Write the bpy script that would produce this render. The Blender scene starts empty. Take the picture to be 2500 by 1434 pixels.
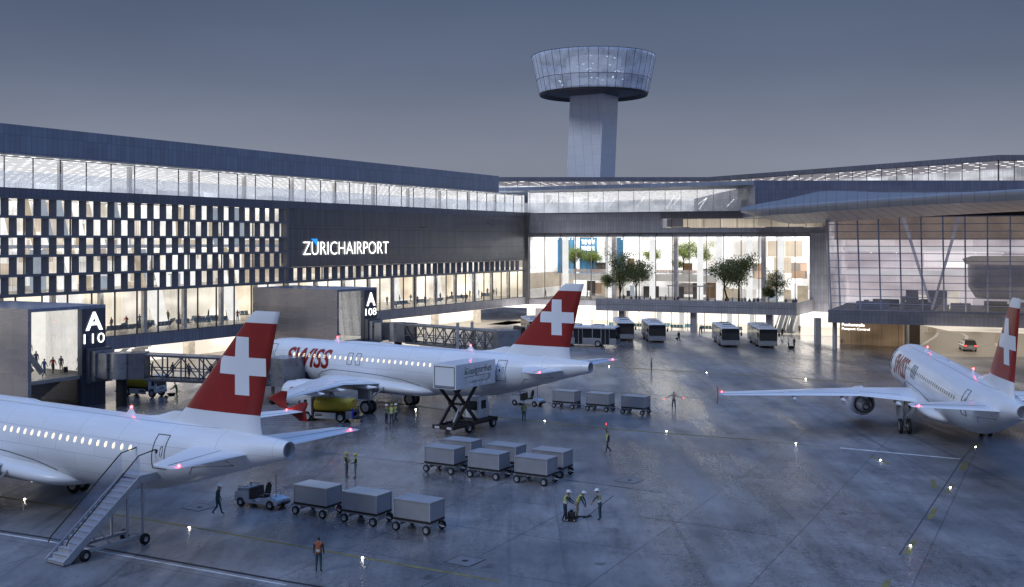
import bpy, bmesh, math, random
from mathutils import Vector, Matrix, Quaternion
random.seed(7)
sc = bpy.context.scene
COL = sc.collection
F, H, YH = 2700.0, 15.44, 588.7          # lens in photo pixels, eye height (m), horizon row
R = math.radians
KY = F / 2130.0          # depth factor: distances below noted for a shorter lens are stretched by it

# ------------------------------------------------------------------ helpers: places
def g(u, v, z=0.0):
    """point on the level z (ground by default) that the photo shows at pixel u, v"""
    Y = F * (H - z) / (v - YH)
    return Vector(((u - 1250) / F * Y, Y, z))
def at(u, v, Y):
    Y = Y * KY
    return Vector(((u - 1250) / F * Y, Y, H + (YH - v) / F * Y))

# ------------------------------------------------------------------ helpers: materials
def nt(name):
    m = bpy.data.materials.new(name); m.use_nodes = True
    n = m.node_tree.nodes; n.clear()
    out = n.new('ShaderNodeOutputMaterial')
    return m, n, m.node_tree.links, out
def rgba(c): return (c[0], c[1], c[2], 1.0)
def mixc(n, l, a, b, fac):
    x = n.new('ShaderNodeMix'); x.data_type = 'RGBA'
    for sock, v in ((x.inputs[6], a), (x.inputs[7], b), (x.inputs[0], fac)):
        if isinstance(v, (tuple, list)): sock.default_value = rgba(v)
        elif isinstance(v, (int, float)): sock.default_value = v
        else: l.new(v, sock)
    return x.outputs[2]
def mathn(n, l, op, a, b=None, c=None, clamp=False):
    x = n.new('ShaderNodeMath'); x.operation = op; x.use_clamp = clamp
    for i, v in enumerate((a, b, c)):
        if v is None: continue
        if isinstance(v, (int, float)): x.inputs[i].default_value = v
        else: l.new(v, x.inputs[i])
    return x.outputs[0]
def coords(n, l, scale=(1, 1, 1), rot=(0, 0, 0), loc=(0, 0, 0)):
    t = n.new('ShaderNodeTexCoord'); mp = n.new('ShaderNodeMapping')
    mp.inputs['Scale'].default_value = scale; mp.inputs['Rotation'].default_value = rot
    mp.inputs['Location'].default_value = loc
    l.new(t.outputs['Object'], mp.inputs['Vector'])
    return mp.outputs[0]
def noise(n, l, vec, scale, detail=4, rough=.55):
    x = n.new('ShaderNodeTexNoise'); x.inputs['Scale'].default_value = scale
    x.inputs['Detail'].default_value = detail; x.inputs['Roughness'].default_value = rough
    l.new(vec, x.inputs['Vector']); return x.outputs['Fac']
def maprange(n, l, v, a, b, c, d):
    x = n.new('ShaderNodeMapRange'); l.new(v, x.inputs[0])
    for i, q in enumerate((a, b, c, d)): x.inputs[i + 1].default_value = q
    return x.outputs[0]
def mat(name, col, rough=.5, metal=0.0, var=.25, scale=1.5, bump=0.0, spec=.5, coat=0.0):
    m, n, l, out = nt(name)
    p = n.new('ShaderNodeBsdfPrincipled'); l.new(p.outputs[0], out.inputs[0])
    v = coords(n, l)
    f = noise(n, l, v, scale, 5, .6)
    a = tuple(c * (1 - var) for c in col); b = tuple(min(1, c * (1 + var)) for c in col)
    ff = maprange(n, l, f, .3, .7, 0, 1)
    l.new(mixc(n, l, a, b, ff), p.inputs['Base Color'])
    l.new(maprange(n, l, f, .3, .7, max(.03, rough * .8), min(1, rough * 1.2)), p.inputs['Roughness'])
    p.inputs['Metallic'].default_value = metal
    p.inputs['Specular IOR Level'].default_value = spec
    p.inputs['Coat Weight'].default_value = coat; p.inputs['Coat Roughness'].default_value = .12
    if bump:
        b_ = n.new('ShaderNodeBump'); b_.inputs['Strength'].default_value = bump; b_.inputs['Distance'].default_value = .02
        l.new(noise(n, l, v, scale * 12, 3), b_.inputs['Height']); l.new(b_.outputs[0], p.inputs['Normal'])
    return m
def glow(name, col, strength, var=0.0, scale=1.0):  # plain emission, for lamps and for surfaces given room light as glow
    m, n, l, out = nt(name)
    e = n.new('ShaderNodeEmission'); e.inputs[1].default_value = strength
    if var:
        f = noise(n, l, coords(n, l), scale, 3)
        l.new(mixc(n, l, tuple(c * (1 - var) for c in col), col, maprange(n, l, f, .35, .6, 0, 1)), e.inputs[0])
    else: e.inputs[0].default_value = rgba(col)
    l.new(e.outputs[0], out.inputs[0]); return m
def glassm(name, tint=(.93, .95, .97), refl=1.0, haze=0.0, hazecol=(.6, .65, .75), grough=.02):
    """thin clear pane: see-through with a Fresnel reflection and, if asked, a pale veil painted in for haze and reflected light"""
    m, n, l, out = nt(name)
    t = n.new('ShaderNodeBsdfTransparent'); t.inputs[0].default_value = rgba(tint)
    gl = n.new('ShaderNodeBsdfGlossy'); gl.inputs['Roughness'].default_value = grough
    gl.inputs[0].default_value = (refl, refl, refl, 1)
    lw_ = n.new('ShaderNodeLayerWeight'); lw_.inputs[0].default_value = .5
    fr_ = mathn(n, l, 'MULTIPLY_ADD', mathn(n, l, 'POWER', lw_.outputs['Facing'], 4.0), .8, .05)
    mx = n.new('ShaderNodeMixShader'); l.new(fr_, mx.inputs[0])
    l.new(t.outputs[0], mx.inputs[1]); l.new(gl.outputs[0], mx.inputs[2])
    last = mx.outputs[0]
    if haze:
        d = n.new('ShaderNodeBsdfTranslucent'); d.inputs[0].default_value = rgba(hazecol)
        d2 = n.new('ShaderNodeBsdfDiffuse'); d2.inputs[0].default_value = rgba(hazecol)
        a = n.new('ShaderNodeAddShader'); l.new(d.outputs[0], a.inputs[0]); l.new(d2.outputs[0], a.inputs[1])
        m2 = n.new('ShaderNodeMixShader')
        f = noise(n, l, coords(n, l, (.3, .3, .3)), 1.0, 3)
        l.new(maprange(n, l, f, .3, .7, haze * .6, haze * 1.3), m2.inputs[0])
        l.new(last, m2.inputs[1]); l.new(a.outputs[0], m2.inputs[2]); last = m2.outputs[0]
    l.new(last, out.inputs[0]); return m
def panelm(name, col, pw=.6, ph=4.0, rough=.45, metal=.3, line=.55, var=.1, axis='x', blot=.1):
    """sheet cladding with narrow upright joints and wide level ones; axis says which local axis runs along the wall"""
    m, n, l, out = nt(name)
    p = n.new('ShaderNodeBsdfPrincipled'); l.new(p.outputs[0], out.inputs[0])
    t = n.new('ShaderNodeTexCoord'); s = n.new('ShaderNodeSeparateXYZ'); l.new(t.outputs['Object'], s.inputs[0])
    c = n.new('ShaderNodeCombineXYZ')
    if axis == 'x': l.new(s.outputs[0], c.inputs[0])
    elif axis == 'y': l.new(s.outputs[1], c.inputs[0])
    else: l.new(mathn(n, l, 'ADD', s.outputs[0], s.outputs[1]), c.inputs[0])
    l.new(s.outputs[2], c.inputs[1])
    b = n.new('ShaderNodeTexBrick'); b.offset = 0.0; b.inputs['Scale'].default_value = 1.0
    b.inputs['Brick Width'].default_value = pw; b.inputs['Row Height'].default_value = ph
    b.inputs['Mortar Size'].default_value = .022; b.inputs['Mortar Smooth'].default_value = .3
    b.inputs['Color1'].default_value = rgba(tuple(q * (1 - var) for q in col)); b.inputs['Color2'].default_value = rgba(tuple(q * (1 + var) for q in col))
    b.inputs['Mortar'].default_value = rgba(tuple(q * line for q in col)); l.new(c.outputs[0], b.inputs['Vector'])
    f = noise(n, l, coords(n, l, (.15, .15, .6)), 1.2, 4)
    f2 = maprange(n, l, f, .3, .7, 1 - blot, 1 + blot)
    vm = n.new('ShaderNodeVectorMath'); vm.operation = 'SCALE'; l.new(b.outputs[0], vm.inputs[0]); l.new(f2, vm.inputs['Scale'])
    l.new(vm.outputs[0], p.inputs['Base Color'])
    l.new(maprange(n, l, f, .3, .7, rough * (1 - 3 * blot), rough * (1 + 3 * blot)), p.inputs['Roughness']); p.inputs['Metallic'].default_value = metal
    return m
def roomm(name, cols, es, bw=2.5, bh=3.0, axis='x', fine=0.35, diff=.5):
    """lining with room light put in as emission: bays of different tone, narrow upright slats"""
    m, n, l, out = nt(name)
    t = n.new('ShaderNodeTexCoord'); s = n.new('ShaderNodeSeparateXYZ'); l.new(t.outputs['Object'], s.inputs[0])
    c = n.new('ShaderNodeCombineXYZ'); l.new(s.outputs[0 if axis == 'x' else 1], c.inputs[0]); l.new(s.outputs[2], c.inputs[1])
    b = n.new('ShaderNodeTexBrick'); b.offset = .37; b.inputs['Scale'].default_value = 1
    b.inputs['Brick Width'].default_value = bw; b.inputs['Row Height'].default_value = bh
    b.inputs['Mortar Size'].default_value = .03; b.inputs['Bias'].default_value = 0
    b.inputs['Color1'].default_value = (0, 0, 0, 1); b.inputs['Color2'].default_value = (1, 1, 1, 1); b.inputs['Mortar'].default_value = (.1, .1, .1, 1)
    l.new(c.outputs[0], b.inputs['Vector'])
    r = n.new('ShaderNodeValToRGB'); r.color_ramp.interpolation = 'CONSTANT'
    el = r.color_ramp.elements
    while len(el) < len(cols): el.new(.5)
    for i, q in enumerate(cols): el[i].position = i / len(cols); el[i].color = rgba(q)
    l.new(b.outputs[0], r.inputs[0])
    w = noise(n, l, coords(n, l, (fine and 6 or .01, 6, .02) if axis == 'x' else (6, 6, .02)), 1.0, 2)
    w2 = maprange(n, l, w, .3, .7, 1 - fine, 1)
    vm = n.new('ShaderNodeVectorMath'); vm.operation = 'SCALE'; l.new(r.outputs[0], vm.inputs[0]); l.new(w2, vm.inputs['Scale'])
    d = n.new('ShaderNodeBsdfDiffuse'); l.new(vm.outputs[0], d.inputs[0])
    e = n.new('ShaderNodeEmission'); l.new(vm.outputs[0], e.inputs[0])
    k = noise(n, l, coords(n, l, (.12, .12, .25)), 1.0, 2)
    l.new(maprange(n, l, k, .35, .65, es * .45, es * 1.35), e.inputs[1])
    a = n.new('ShaderNodeAddShader'); l.new(d.outputs[0], a.inputs[0]); l.new(e.outputs[0], a.inputs[1])
    l.new(a.outputs[0], out.inputs[0]); return m
def ceilm(name, base, bs, dash, ds, pw=1.6, ph=.5, thick=.16, rot=0.0, fill=.5):
    """ceiling that glows all over, with brighter rows of small lit luminaires"""
    m, n, l, out = nt(name)
    v = coords(n, l, (1, 1, 1), (0, 0, rot)); s = n.new('ShaderNodeSeparateXYZ'); l.new(v, s.inputs[0])
    fx = mathn(n, l, 'FRACT', mathn(n, l, 'DIVIDE', s.outputs[0], pw)); fy = mathn(n, l, 'FRACT', mathn(n, l, 'DIVIDE', s.outputs[1], ph))
    k = mathn(n, l, 'MULTIPLY', mathn(n, l, 'LESS_THAN', fx, fill), mathn(n, l, 'LESS_THAN', fy, thick))
    cell = n.new('ShaderNodeTexWhiteNoise'); cell.noise_dimensions = '2D'
    cc = n.new('ShaderNodeCombineXYZ'); l.new(mathn(n, l, 'FLOOR', mathn(n, l, 'DIVIDE', s.outputs[0], pw)), cc.inputs[0]); l.new(mathn(n, l, 'FLOOR', mathn(n, l, 'DIVIDE', s.outputs[1], ph)), cc.inputs[1])
    l.new(cc.outputs[0], cell.inputs['Vector'])
    k = mathn(n, l, 'MULTIPLY', k, mathn(n, l, 'LESS_THAN', cell.outputs['Value'], .72))
    e = n.new('ShaderNodeEmission'); l.new(mixc(n, l, base, dash, k), e.inputs[0])
    l.new(mathn(n, l, 'ADD', mathn(n, l, 'MULTIPLY', k, ds - bs), bs), e.inputs[1])
    d = n.new('ShaderNodeBsdfDiffuse'); d.inputs[0].default_value = rgba(base)
    a = n.new('ShaderNodeAddShader'); l.new(d.outputs[0], a.inputs[0]); l.new(e.outputs[0], a.inputs[1])
    l.new(a.outputs[0], out.inputs[0]); return m

# ------------------------------------------------------------------ helpers: meshes
class MB:
    def __init__(self): self.v, self.f, self.m, self.s = [], [], [], []
    def add(self, vs, fs, mi=0, sm=False):
        o = len(self.v); self.v += [tuple(p) for p in vs]
        for q in fs: self.f.append(tuple(i + o for i in q)); self.m.append(mi); self.s.append(sm)
        return self
    def quad(self, a, b, c, d, mi=0): return self.add([a, b, c, d], [(0, 1, 2, 3)], mi)
    def box(self, x0, x1, y0, y1, z0, z1, mi=0, bev=0.0):
        if bev:
            b = min(bev, abs(x1 - x0) * .45, abs(y1 - y0) * .45, abs(z1 - z0) * .45)
            bm = bmesh.new(); bmesh.ops.create_cube(bm, size=1)
            for w in bm.verts: w.co = Vector(((x0 + x1) / 2 + w.co.x * (x1 - x0), (y0 + y1) / 2 + w.co.y * (y1 - y0), (z0 + z1) / 2 + w.co.z * (z1 - z0)))
            bmesh.ops.bevel(bm, geom=bm.edges[:], offset=b, segments=2, affect='EDGES', profile=.5)
            self.bm(bm, mi); bm.free(); return self
        vs = [(x, y, z) for z in (z0, z1) for y in (y0, y1) for x in (x0, x1)]
        return self.add(vs, [(0, 2, 3, 1), (4, 5, 7, 6), (0, 1, 5, 4), (2, 6, 7, 3), (0, 4, 6, 2), (1, 3, 7, 5)], mi)
    def bm(self, bm, mi=0, sm=False):
        bm.verts.index_update(); return self.add([w.co[:] for w in bm.verts], [[w.index for w in q.verts] for q in bm.faces], mi, sm)
    def prism(self, pts, z0, z1, mi=0):
        """polygon (x,y) counter-clockwise pulled up from z0 to z1"""
        k = len(pts); vs = [(p[0], p[1], z0) for p in pts] + [(p[0], p[1], z1) for p in pts]
        fs = [tuple(range(k))[::-1], tuple(range(k, 2 * k))] + [(i, (i + 1) % k, k + (i + 1) % k, k + i) for i in range(k)]
        return self.add(vs, fs, mi)
    def profile(self, pts, y0, y1, mi=0):
        """polygon (x,z) pulled across from y0 to y1"""
        k = len(pts); vs = [(p[0], y0, p[1]) for p in pts] + [(p[0], y1, p[1]) for p in pts]
        fs = [tuple(range(k)), tuple(range(k, 2 * k))[::-1]] + [(i, k + i, k + (i + 1) % k, (i + 1) % k) for i in range(k)]
        return self.add(vs, fs, mi)
    def loft(self, rings, mi=0, cap0=True, cap1=True, sm=True):
        k = len(rings[0]); vs = [p for r in rings for p in r]; fs = []
        for i in range(len(rings) - 1):
            for j in range(k): a = i * k + j; b = i * k + (j + 1) % k; fs.append((a, b, b + k, a + k))
        self.add(vs, fs, mi, sm)
        if cap0: self.add(rings[0], [tuple(range(k))[::-1]], mi)
        if cap1: self.add(rings[-1], [tuple(range(k))], mi)
        return self
    def tube(self, pts, r, k=8, mi=0, sm=True, cap=True):
        pts = [Vector(p) for p in pts]; rr = r if isinstance(r, (list, tuple)) else [r] * len(pts); rings = []
        for i, p in enumerate(pts):
            d = (pts[min(i + 1, len(pts) - 1)] - pts[max(i - 1, 0)]).normalized()
            a = Vector((0, 0, 1)) if abs(d.z) < .9 else Vector((1, 0, 0))
            x = d.cross(a).normalized(); y = d.cross(x).normalized()
            rings.append([p + (x * math.cos(2 * math.pi * j / k) + y * math.sin(2 * math.pi * j / k)) * rr[i] for j in range(k)])
        return self.loft(rings, mi, cap, cap, sm)
    def bar(self, a, b, w, h=None, mi=0):
        """square bar between two points"""
        a, b = Vector(a), Vector(b); h = h or w; d = (b - a).normalized()
        up = Vector((0, 0, 1)) if abs(d.z) < .95 else Vector((1, 0, 0))
        x = d.cross(up).normalized() * w / 2; y = x.cross(d).normalized() * h / 2
        return self.loft([[p + x + y, p - x + y, p - x - y, p + x - y] for p in (a, b)], mi, True, True, False)
    def cyl(self, c, axis, r, h, k=16, mi=0, r2=None):
        c = Vector(c); d = Vector(axis).normalized() * h / 2
        return self.tube([c - d, c + d], [r, r if r2 is None else r2], k, mi)
    def ball(self, c, r, mi=0, seg=10, sc_=(1, 1, 1)):
        bm = bmesh.new(); bmesh.ops.create_uvsphere(bm, u_segments=seg, v_segments=max(4, seg // 2 + 1), radius=r)
        for w in bm.verts: w.co = Vector((w.co.x * sc_[0], w.co.y * sc_[1], w.co.z * sc_[2])) + Vector(c)
        self.bm(bm, mi, True); bm.free(); return self
    def build(self, name, mats, parent=None, smooth=None, loc=None, rotz=0, fix=True):
        me = bpy.data.meshes.new(name); me.from_pydata(self.v, [], self.f)
        mats = mats if isinstance(mats, (list, tuple)) else [mats]
        for q in mats: me.materials.append(q)
        me.polygons.foreach_set('material_index', self.m)
        me.polygons.foreach_set('use_smooth', [bool(smooth) if smooth is not None else q for q in self.s])
        me.update()
        if fix:
            bm = bmesh.new(); bm.from_mesh(me); bmesh.ops.recalc_face_normals(bm, faces=bm.faces[:]); bm.to_mesh(me); bm.free()
        o = bpy.data.objects.new(name, me); COL.objects.link(o)
        if parent: o.parent = parent
        if loc is not None: o.location = loc
        if rotz: o.rotation_euler = (0, 0, rotz)
        return o
def tag(o, label=None, cat=None, group=None, kind=None):
    if label: o['label'] = label
    if cat: o['category'] = cat
    if group: o['group'] = group
    if kind: o['kind'] = kind
    return o
def thing(name, label, cat, loc=(0, 0, 0), rotz=0, group=None, scale=None):
    o = bpy.data.objects.new(name, None); COL.objects.link(o); o.empty_display_size = .1
    o.location = loc; o.rotation_euler = (0, 0, rotz)
    if scale: o.scale = scale
    return tag(o, label, cat, group)
def copy_tree(o, parent=None):
    c = o.copy(); COL.objects.link(c); c.parent = parent
    for ch in list(o.children): copy_tree(ch, c)
    return c
def dup(o, label, loc, rotz, group=None):
    c = copy_tree(o); c.location = loc; c.rotation_euler = (0, 0, rotz); c['label'] = label
    if group: c['group'] = group
    return c
def part(o, name, mesh_src, mats=None):
    return o
def text2d(body, bold=0.0, cuts=0, shear=0.0):
    """outline lettering as flat triangles scaled to a 1 x 1 box: (verts, faces, width/height)"""
    cu = bpy.data.curves.new('t', 'FONT'); cu.body = body; cu.offset = bold; cu.fill_mode = 'FRONT'; cu.resolution_u = 4; cu.shear = shear
    o = bpy.data.objects.new('t', cu); COL.objects.link(o)
    dg = bpy.context.evaluated_depsgraph_get(); me = bpy.data.meshes.new_from_object(o.evaluated_get(dg))
    bm = bmesh.new(); bm.from_mesh(me); bpy.data.objects.remove(o); bpy.data.curves.remove(cu); bpy.data.meshes.remove(me)
    x0 = min(w.co.x for w in bm.verts); x1 = max(w.co.x for w in bm.verts); y0 = min(w.co.y for w in bm.verts); y1 = max(w.co.y for w in bm.verts)
    for w in bm.verts: w.co = Vector(((w.co.x - x0) / (x1 - x0), (w.co.y - y0) / (y1 - y0), 0))
    for i in range(1, cuts):
        bmesh.ops.bisect_plane(bm, geom=bm.verts[:] + bm.edges[:] + bm.faces[:], plane_co=(0, i / cuts, 0), plane_no=(0, 1, 0))
    bm.verts.index_update()
    r = ([w.co.copy() for w in bm.verts], [[w.index for w in q.verts] for q in bm.faces], (x1 - x0) / (y1 - y0)); bm.free(); return r
def lettering(name, body, fn, m, parent, bold=0.0, cuts=0, shear=0.0):
    vs, fs, asp = text2d(body, bold, cuts, shear)
    mb = MB(); mb.add([fn(p.x, p.y) for p in vs], fs)
    return mb.build(name, m, parent, fix=False)
def circ(c, r, k, ax='x', e=1.0):
    return [(c[0], c[1] + r * math.cos(2 * math.pi * i / k), c[2] + r * e * math.sin(2 * math.pi * i / k)) for i in range(k)]
ORD = 'first second third fourth fifth sixth seventh eighth ninth tenth eleventh twelfth thirteenth fourteenth fifteenth sixteenth seventeenth eighteenth nineteenth twentieth twenty-first twenty-second twenty-third twenty-fourth'.split()

# ------------------------------------------------------------------ render, camera, sky, sun
cam = bpy.data.cameras.new('camera'); co = bpy.data.objects.new('camera', cam); COL.objects.link(co)
co.location = (0, 0, H); co.rotation_euler = (R(90), 0, 0)
cam.sensor_width = 36; cam.lens = F / 2500 * 36; cam.shift_y = -(717 - YH) / 2500; cam.clip_start = .5; cam.clip_end = 5000
sc.camera = co
sc.render.engine = 'CYCLES'
sc.view_settings.view_transform = 'Standard'; sc.view_settings.look = 'None'; sc.view_settings.exposure = 0; sc.view_settings.gamma = 1
cy = sc.cycles
cy.use_denoising = True
cy.max_bounces = 6; cy.diffuse_bounces = 2; cy.glossy_bounces = 3; cy.transmission_bounces = 4; cy.transparent_max_bounces = 20
cy.sample_clamp_indirect = 4; cy.sample_clamp_direct = 0; cy.caustics_reflective = False; cy.caustics_refractive = False
W = bpy.data.worlds.new('World'); sc.world = W; W.use_nodes = True
wn, wl = W.node_tree.nodes, W.node_tree.links; wn.clear()
wo = wn.new('ShaderNodeOutputWorld')
sky = wn.new('ShaderNodeTexSky'); sky.sky_type = 'NISHITA'; sky.sun_disc = False; sky.sun_elevation = R(2.5); sky.sun_rotation = R(200); sky.air_density = 1.2; sky.ozone_density = 3
b1 = wn.new('ShaderNodeBackground'); b1.inputs[1].default_value = .01; wl.new(sky.outputs[0], b1.inputs[0])
tc = wn.new('ShaderNodeTexCoord'); sx = wn.new('ShaderNodeSeparateXYZ'); wl.new(tc.outputs['Generated'], sx.inputs[0])
rp = wn.new('ShaderNodeValToRGB'); wl.new(sx.outputs[2], rp.inputs[0])
el = rp.color_ramp.elements
for i in range(5): el.new(.5)
for e_, (p_, c_) in zip(el, ((0, (.255, .275, .335)), (.07, (.22, .242, .312)), (.15, (.115, .142, .215)), (.27, (.047, .074, .14)), (.42, (.07, .12, .24)), (.7, (.23, .39, .80)), (1, (.29, .5, 1.05)))):
    e_.position = p_; e_.color = rgba(c_)
nz = wn.new('ShaderNodeTexNoise'); nz.inputs['Scale'].default_value = 2.2; nz.inputs['Detail'].default_value = 5
mpw = wn.new('ShaderNodeMapping'); mpw.inputs['Scale'].default_value = (1, 1, 4); wl.new(tc.outputs['Generated'], mpw.inputs[0]); wl.new(mpw.outputs[0], nz.inputs['Vector'])
mr = wn.new('ShaderNodeMapRange'); wl.new(nz.outputs['Fac'], mr.inputs[0])
for i, q in enumerate((.3, .7, .9, 1.1)): mr.inputs[i + 1].default_value = q
b2 = wn.new('ShaderNodeBackground'); wl.new(rp.outputs[0], b2.inputs[0]); wl.new(mr.outputs[0], b2.inputs[1])
ad = wn.new('ShaderNodeAddShader'); wl.new(b1.outputs[0], ad.inputs[0]); wl.new(b2.outputs[0], ad.inputs[1]); wl.new(ad.outputs[0], wo.inputs[0])
sun = bpy.data.lights.new('sun', 'SUN'); sun.energy = .9; sun.angle = R(20); sun.color = (.92, .96, 1)
so = bpy.data.objects.new('sun', sun); COL.objects.link(so); so.rotation_euler = (R(52), 0, R(-48))

# ------------------------------------------------------------------ materials
m_white = mat('white_paint', (.79, .82, .86), .34, 0, .035, .25, coat=.25)
m_whitedull = mat('dull_white_paint', (.62, .64, .68), .5, 0, .12, 2)
def skinm():
    m, n, l, out = nt('fuselage_paint'); p = n.new('ShaderNodeBsdfPrincipled'); l.new(p.outputs[0], out.inputs[0])
    t = n.new('ShaderNodeTexCoord'); s = n.new('ShaderNodeSeparateXYZ'); l.new(t.outputs['Object'], s.inputs[0])
    c = n.new('ShaderNodeCombineXYZ'); l.new(s.outputs[0], c.inputs[0]); l.new(s.outputs[2], c.inputs[1])
    b = n.new('ShaderNodeTexBrick'); b.offset = .5; b.inputs['Scale'].default_value = 1; b.inputs['Brick Width'].default_value = 3.2; b.inputs['Row Height'].default_value = .98; b.inputs['Mortar Size'].default_value = .012; b.inputs['Mortar Smooth'].default_value = .4
    b.inputs['Color1'].default_value = (.77, .8, .84, 1); b.inputs['Color2'].default_value = (.81, .84, .88, 1); b.inputs['Mortar'].default_value = (.45, .47, .52, 1); l.new(c.outputs[0], b.inputs['Vector'])
    f = noise(n, l, coords(n, l, (.25, 1, 1.6)), 1.3, 5, .6); g_ = maprange(n, l, f, .35, .7, 1.03, .93)
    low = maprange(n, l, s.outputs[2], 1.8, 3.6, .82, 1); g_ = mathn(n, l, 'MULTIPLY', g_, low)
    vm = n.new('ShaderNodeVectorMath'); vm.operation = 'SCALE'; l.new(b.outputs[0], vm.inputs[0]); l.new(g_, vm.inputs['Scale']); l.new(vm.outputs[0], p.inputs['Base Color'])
    l.new(maprange(n, l, f, .3, .7, .28, .42), p.inputs['Roughness']); p.inputs['Coat Weight'].default_value = .25; p.inputs['Coat Roughness'].default_value = .15; return m
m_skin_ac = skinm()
m_red = mat('red_paint', (.27, .015, .01), .4, 0, .14, .8, coat=.1)
m_tyre = mat('tyre_rubber', (.012, .012, .013), .8, 0, .3, 6)
m_rim = mat('wheel_rim', (.45, .46, .48), .35, .6, .1, 8)
m_metal = mat('bare_metal', (.55, .55, .58), .35, .55, .1, 4)
m_dark = mat('dark_metal', (.022, .02, .02), .55, .2, .3, 4)
m_brown = mat('brown_black_metal', (.03, .022, .017), .6, .1, .3, 4)
m_grey = mat('grey_paint', (.24, .25, .28), .5, 0, .12, 2)
m_lgrey = mat('light_grey_paint', (.42, .43, .46), .45, .1, .1, 2)
m_black = mat('black_glass', (.012, .014, .018), .12, 0, .2, 1)
m_line = mat('black_outline', (.02, .022, .03), .6, 0, .2, 3)
m_yel = mat('yellow_tank_paint', (.36, .27, .012), .38, .1, .12, 1.5)
m_blue = mat('blue_tank', (.03, .03, .45), .4, 0, .1, 2)
m_alu = mat('dolly_panel', (.38, .39, .42), .42, .35, .08, 1.2)
m_clad = panelm('cladding_dark', (.17, .17, .185), .55, 4.4, .36, .35)
m_roofc = panelm('cladding_roof', (.27, .32, .42), .55, 1.75, .4, .35)
m_band = panelm('cladding_band', (.18, .19, .24), .55, 2.6, .42, .35)
m_fasc = panelm('cladding_fascia', (.33, .33, .37), .5, 2.4, .45, .25, axis='xy')
m_gate = panelm('gate_panel', (.34, .32, .33), 3.0, 3.5, .28, .35, axis='y')
m_gated = panelm('gate_pillar_panel', (.08, .09, .13), .45, 3.2, .35, .4)
m_fin = mat('louvre_paint', (.21, .215, .235), .45, .1, .1, 2)
m_mull = mat('mullion_paint', (.07, .07, .08), .4, .4, .1, 2)
m_mullw = mat('pale_mullion', (.36, .4, .55), .4, .2, .1, 2)
m_glass = glassm('window_glass')
m_glassb = glassm('balustrade_glass', (.86, .9, .94), 1, .3, (.78, .82, .88))
m_glassh = glassm('hall_glass', (.8, .82, .88), 1.3, .12, (.66, .69, .8))
m_litw = glow('lit_letter', (1, .98, .94), 2.6)
m_bluel = glow('lit_blue', (.03, .32, .85), 1.3)
m_floor = mat('interior_floor', (.5, .45, .38), .3, 0, .12, .6)
m_conc = mat('concrete', (.34, .32, .30), .7, 0, .12, .8)
m_beam = glow('beacon_red', (1, .03, .04), 30)
m_wand = glow('wand_red', (1, .04, .03), 4)
m_warm = glow('ground_lamp', (1, .93, .78), 38)
m_win = glow('lit_cabin_window', (1, .84, .62), 1.7)
m_glassu = glassm('upper_glass', (.9, .92, .95), 1, .16, (.74, .77, .83))
# ------------------------------------------------------------------ ground
def apron_material():
    m, n, l, out = nt('wet_apron')
    p = n.new('ShaderNodeBsdfPrincipled'); l.new(p.outputs[0], out.inputs[0])
    v = coords(n, l); vs = coords(n, l, (1, .16, 1), (0, 0, R(35)))
    big = noise(n, l, v, .035, 4, .6); mid = noise(n, l, v, .22, 6, .65); st = noise(n, l, vs, .55, 6, .7); fine = noise(n, l, v, 3.5, 5, .7)
    k = mathn(n, l, 'ADD', mathn(n, l, 'MULTIPLY', mid, .5), mathn(n, l, 'MULTIPLY', st, .5))
    k = mathn(n, l, 'ADD', mathn(n, l, 'MULTIPLY', k, .75), mathn(n, l, 'MULTIPLY', fine, .25))
    c = mixc(n, l, (.055, .053, .06), (.35, .34, .35), maprange(n, l, k, .38, .64, 0, 1))
    c = mixc(n, l, c, (.075, .077, .09), maprange(n, l, big, .45, .62, 0, .75))
    vt = coords(n, l, (1, .012, 1), (0, 0, R(52))); ty = noise(n, l, vt, 1.3, 3, .5); c = mixc(n, l, c, (.05, .05, .06), maprange(n, l, ty, .6, .7, 0, .5))
    # dark oil spots and slab joints
    oil = noise(n, l, v, .6, 3, .5); c = mixc(n, l, c, (.03, .03, .036), maprange(n, l, oil, .66, .74, 0, .75))
    br = n.new('ShaderNodeTexBrick'); br.offset = 0; br.inputs['Scale'].default_value = 1; br.inputs['Brick Width'].default_value = 6.5; br.inputs['Row Height'].default_value = 6.5
    br.inputs['Mortar Size'].default_value = .05; br.inputs['Mortar Smooth'].default_value = .6
    br.inputs['Color1'].default_value = (.86, .86, .86, 1); br.inputs['Color2'].default_value = (1.1, 1.1, 1.1, 1); br.inputs['Mortar'].default_value = (.42, .42, .44, 1)
    wob = n.new('ShaderNodeVectorMath'); wob.operation = 'ADD'
    l.new(coords(n, l, (1, 1, 1), (0, 0, R(27))), wob.inputs[0])
    l.new(wob.outputs[0], br.inputs['Vector'])
    mu = n.new('ShaderNodeMix'); mu.data_type = 'RGBA'; mu.blend_type = 'MULTIPLY'; mu.inputs[0].default_value = .95
    l.new(c, mu.inputs[6]); l.new(br.outputs[0], mu.inputs[7]); l.new(mu.outputs[2], p.inputs['Base Color'])
    wet = noise(n, l, vs, .06, 6, .62)
    rr = maprange(n, l, wet, .42, .57, .56, .15)
    rr = mathn(n, l, 'ADD', rr, maprange(n, l, fine, .3, .7, -.07, .1), clamp=True)
    l.new(rr, p.inputs['Roughness']); p.inputs['Specular IOR Level'].default_value = 1.0
    b = n.new('ShaderNodeBump'); b.inputs['Strength'].default_value = .28; b.inputs['Distance'].default_value = .05
    l.new(mathn(n, l, 'ADD', fine, mathn(n, l, 'MULTIPLY', mid, 2)), b.inputs['Height']); l.new(b.outputs[0], p.inputs['Normal'])
    return m
m_apron = apron_material()
mb = MB(); mb.quad((-900, -60, 0), (900, -60, 0), (900, 2500, 0), (-900, 2500, 0))
tag(mb.build('apron', m_apron), kind='structure')
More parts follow.
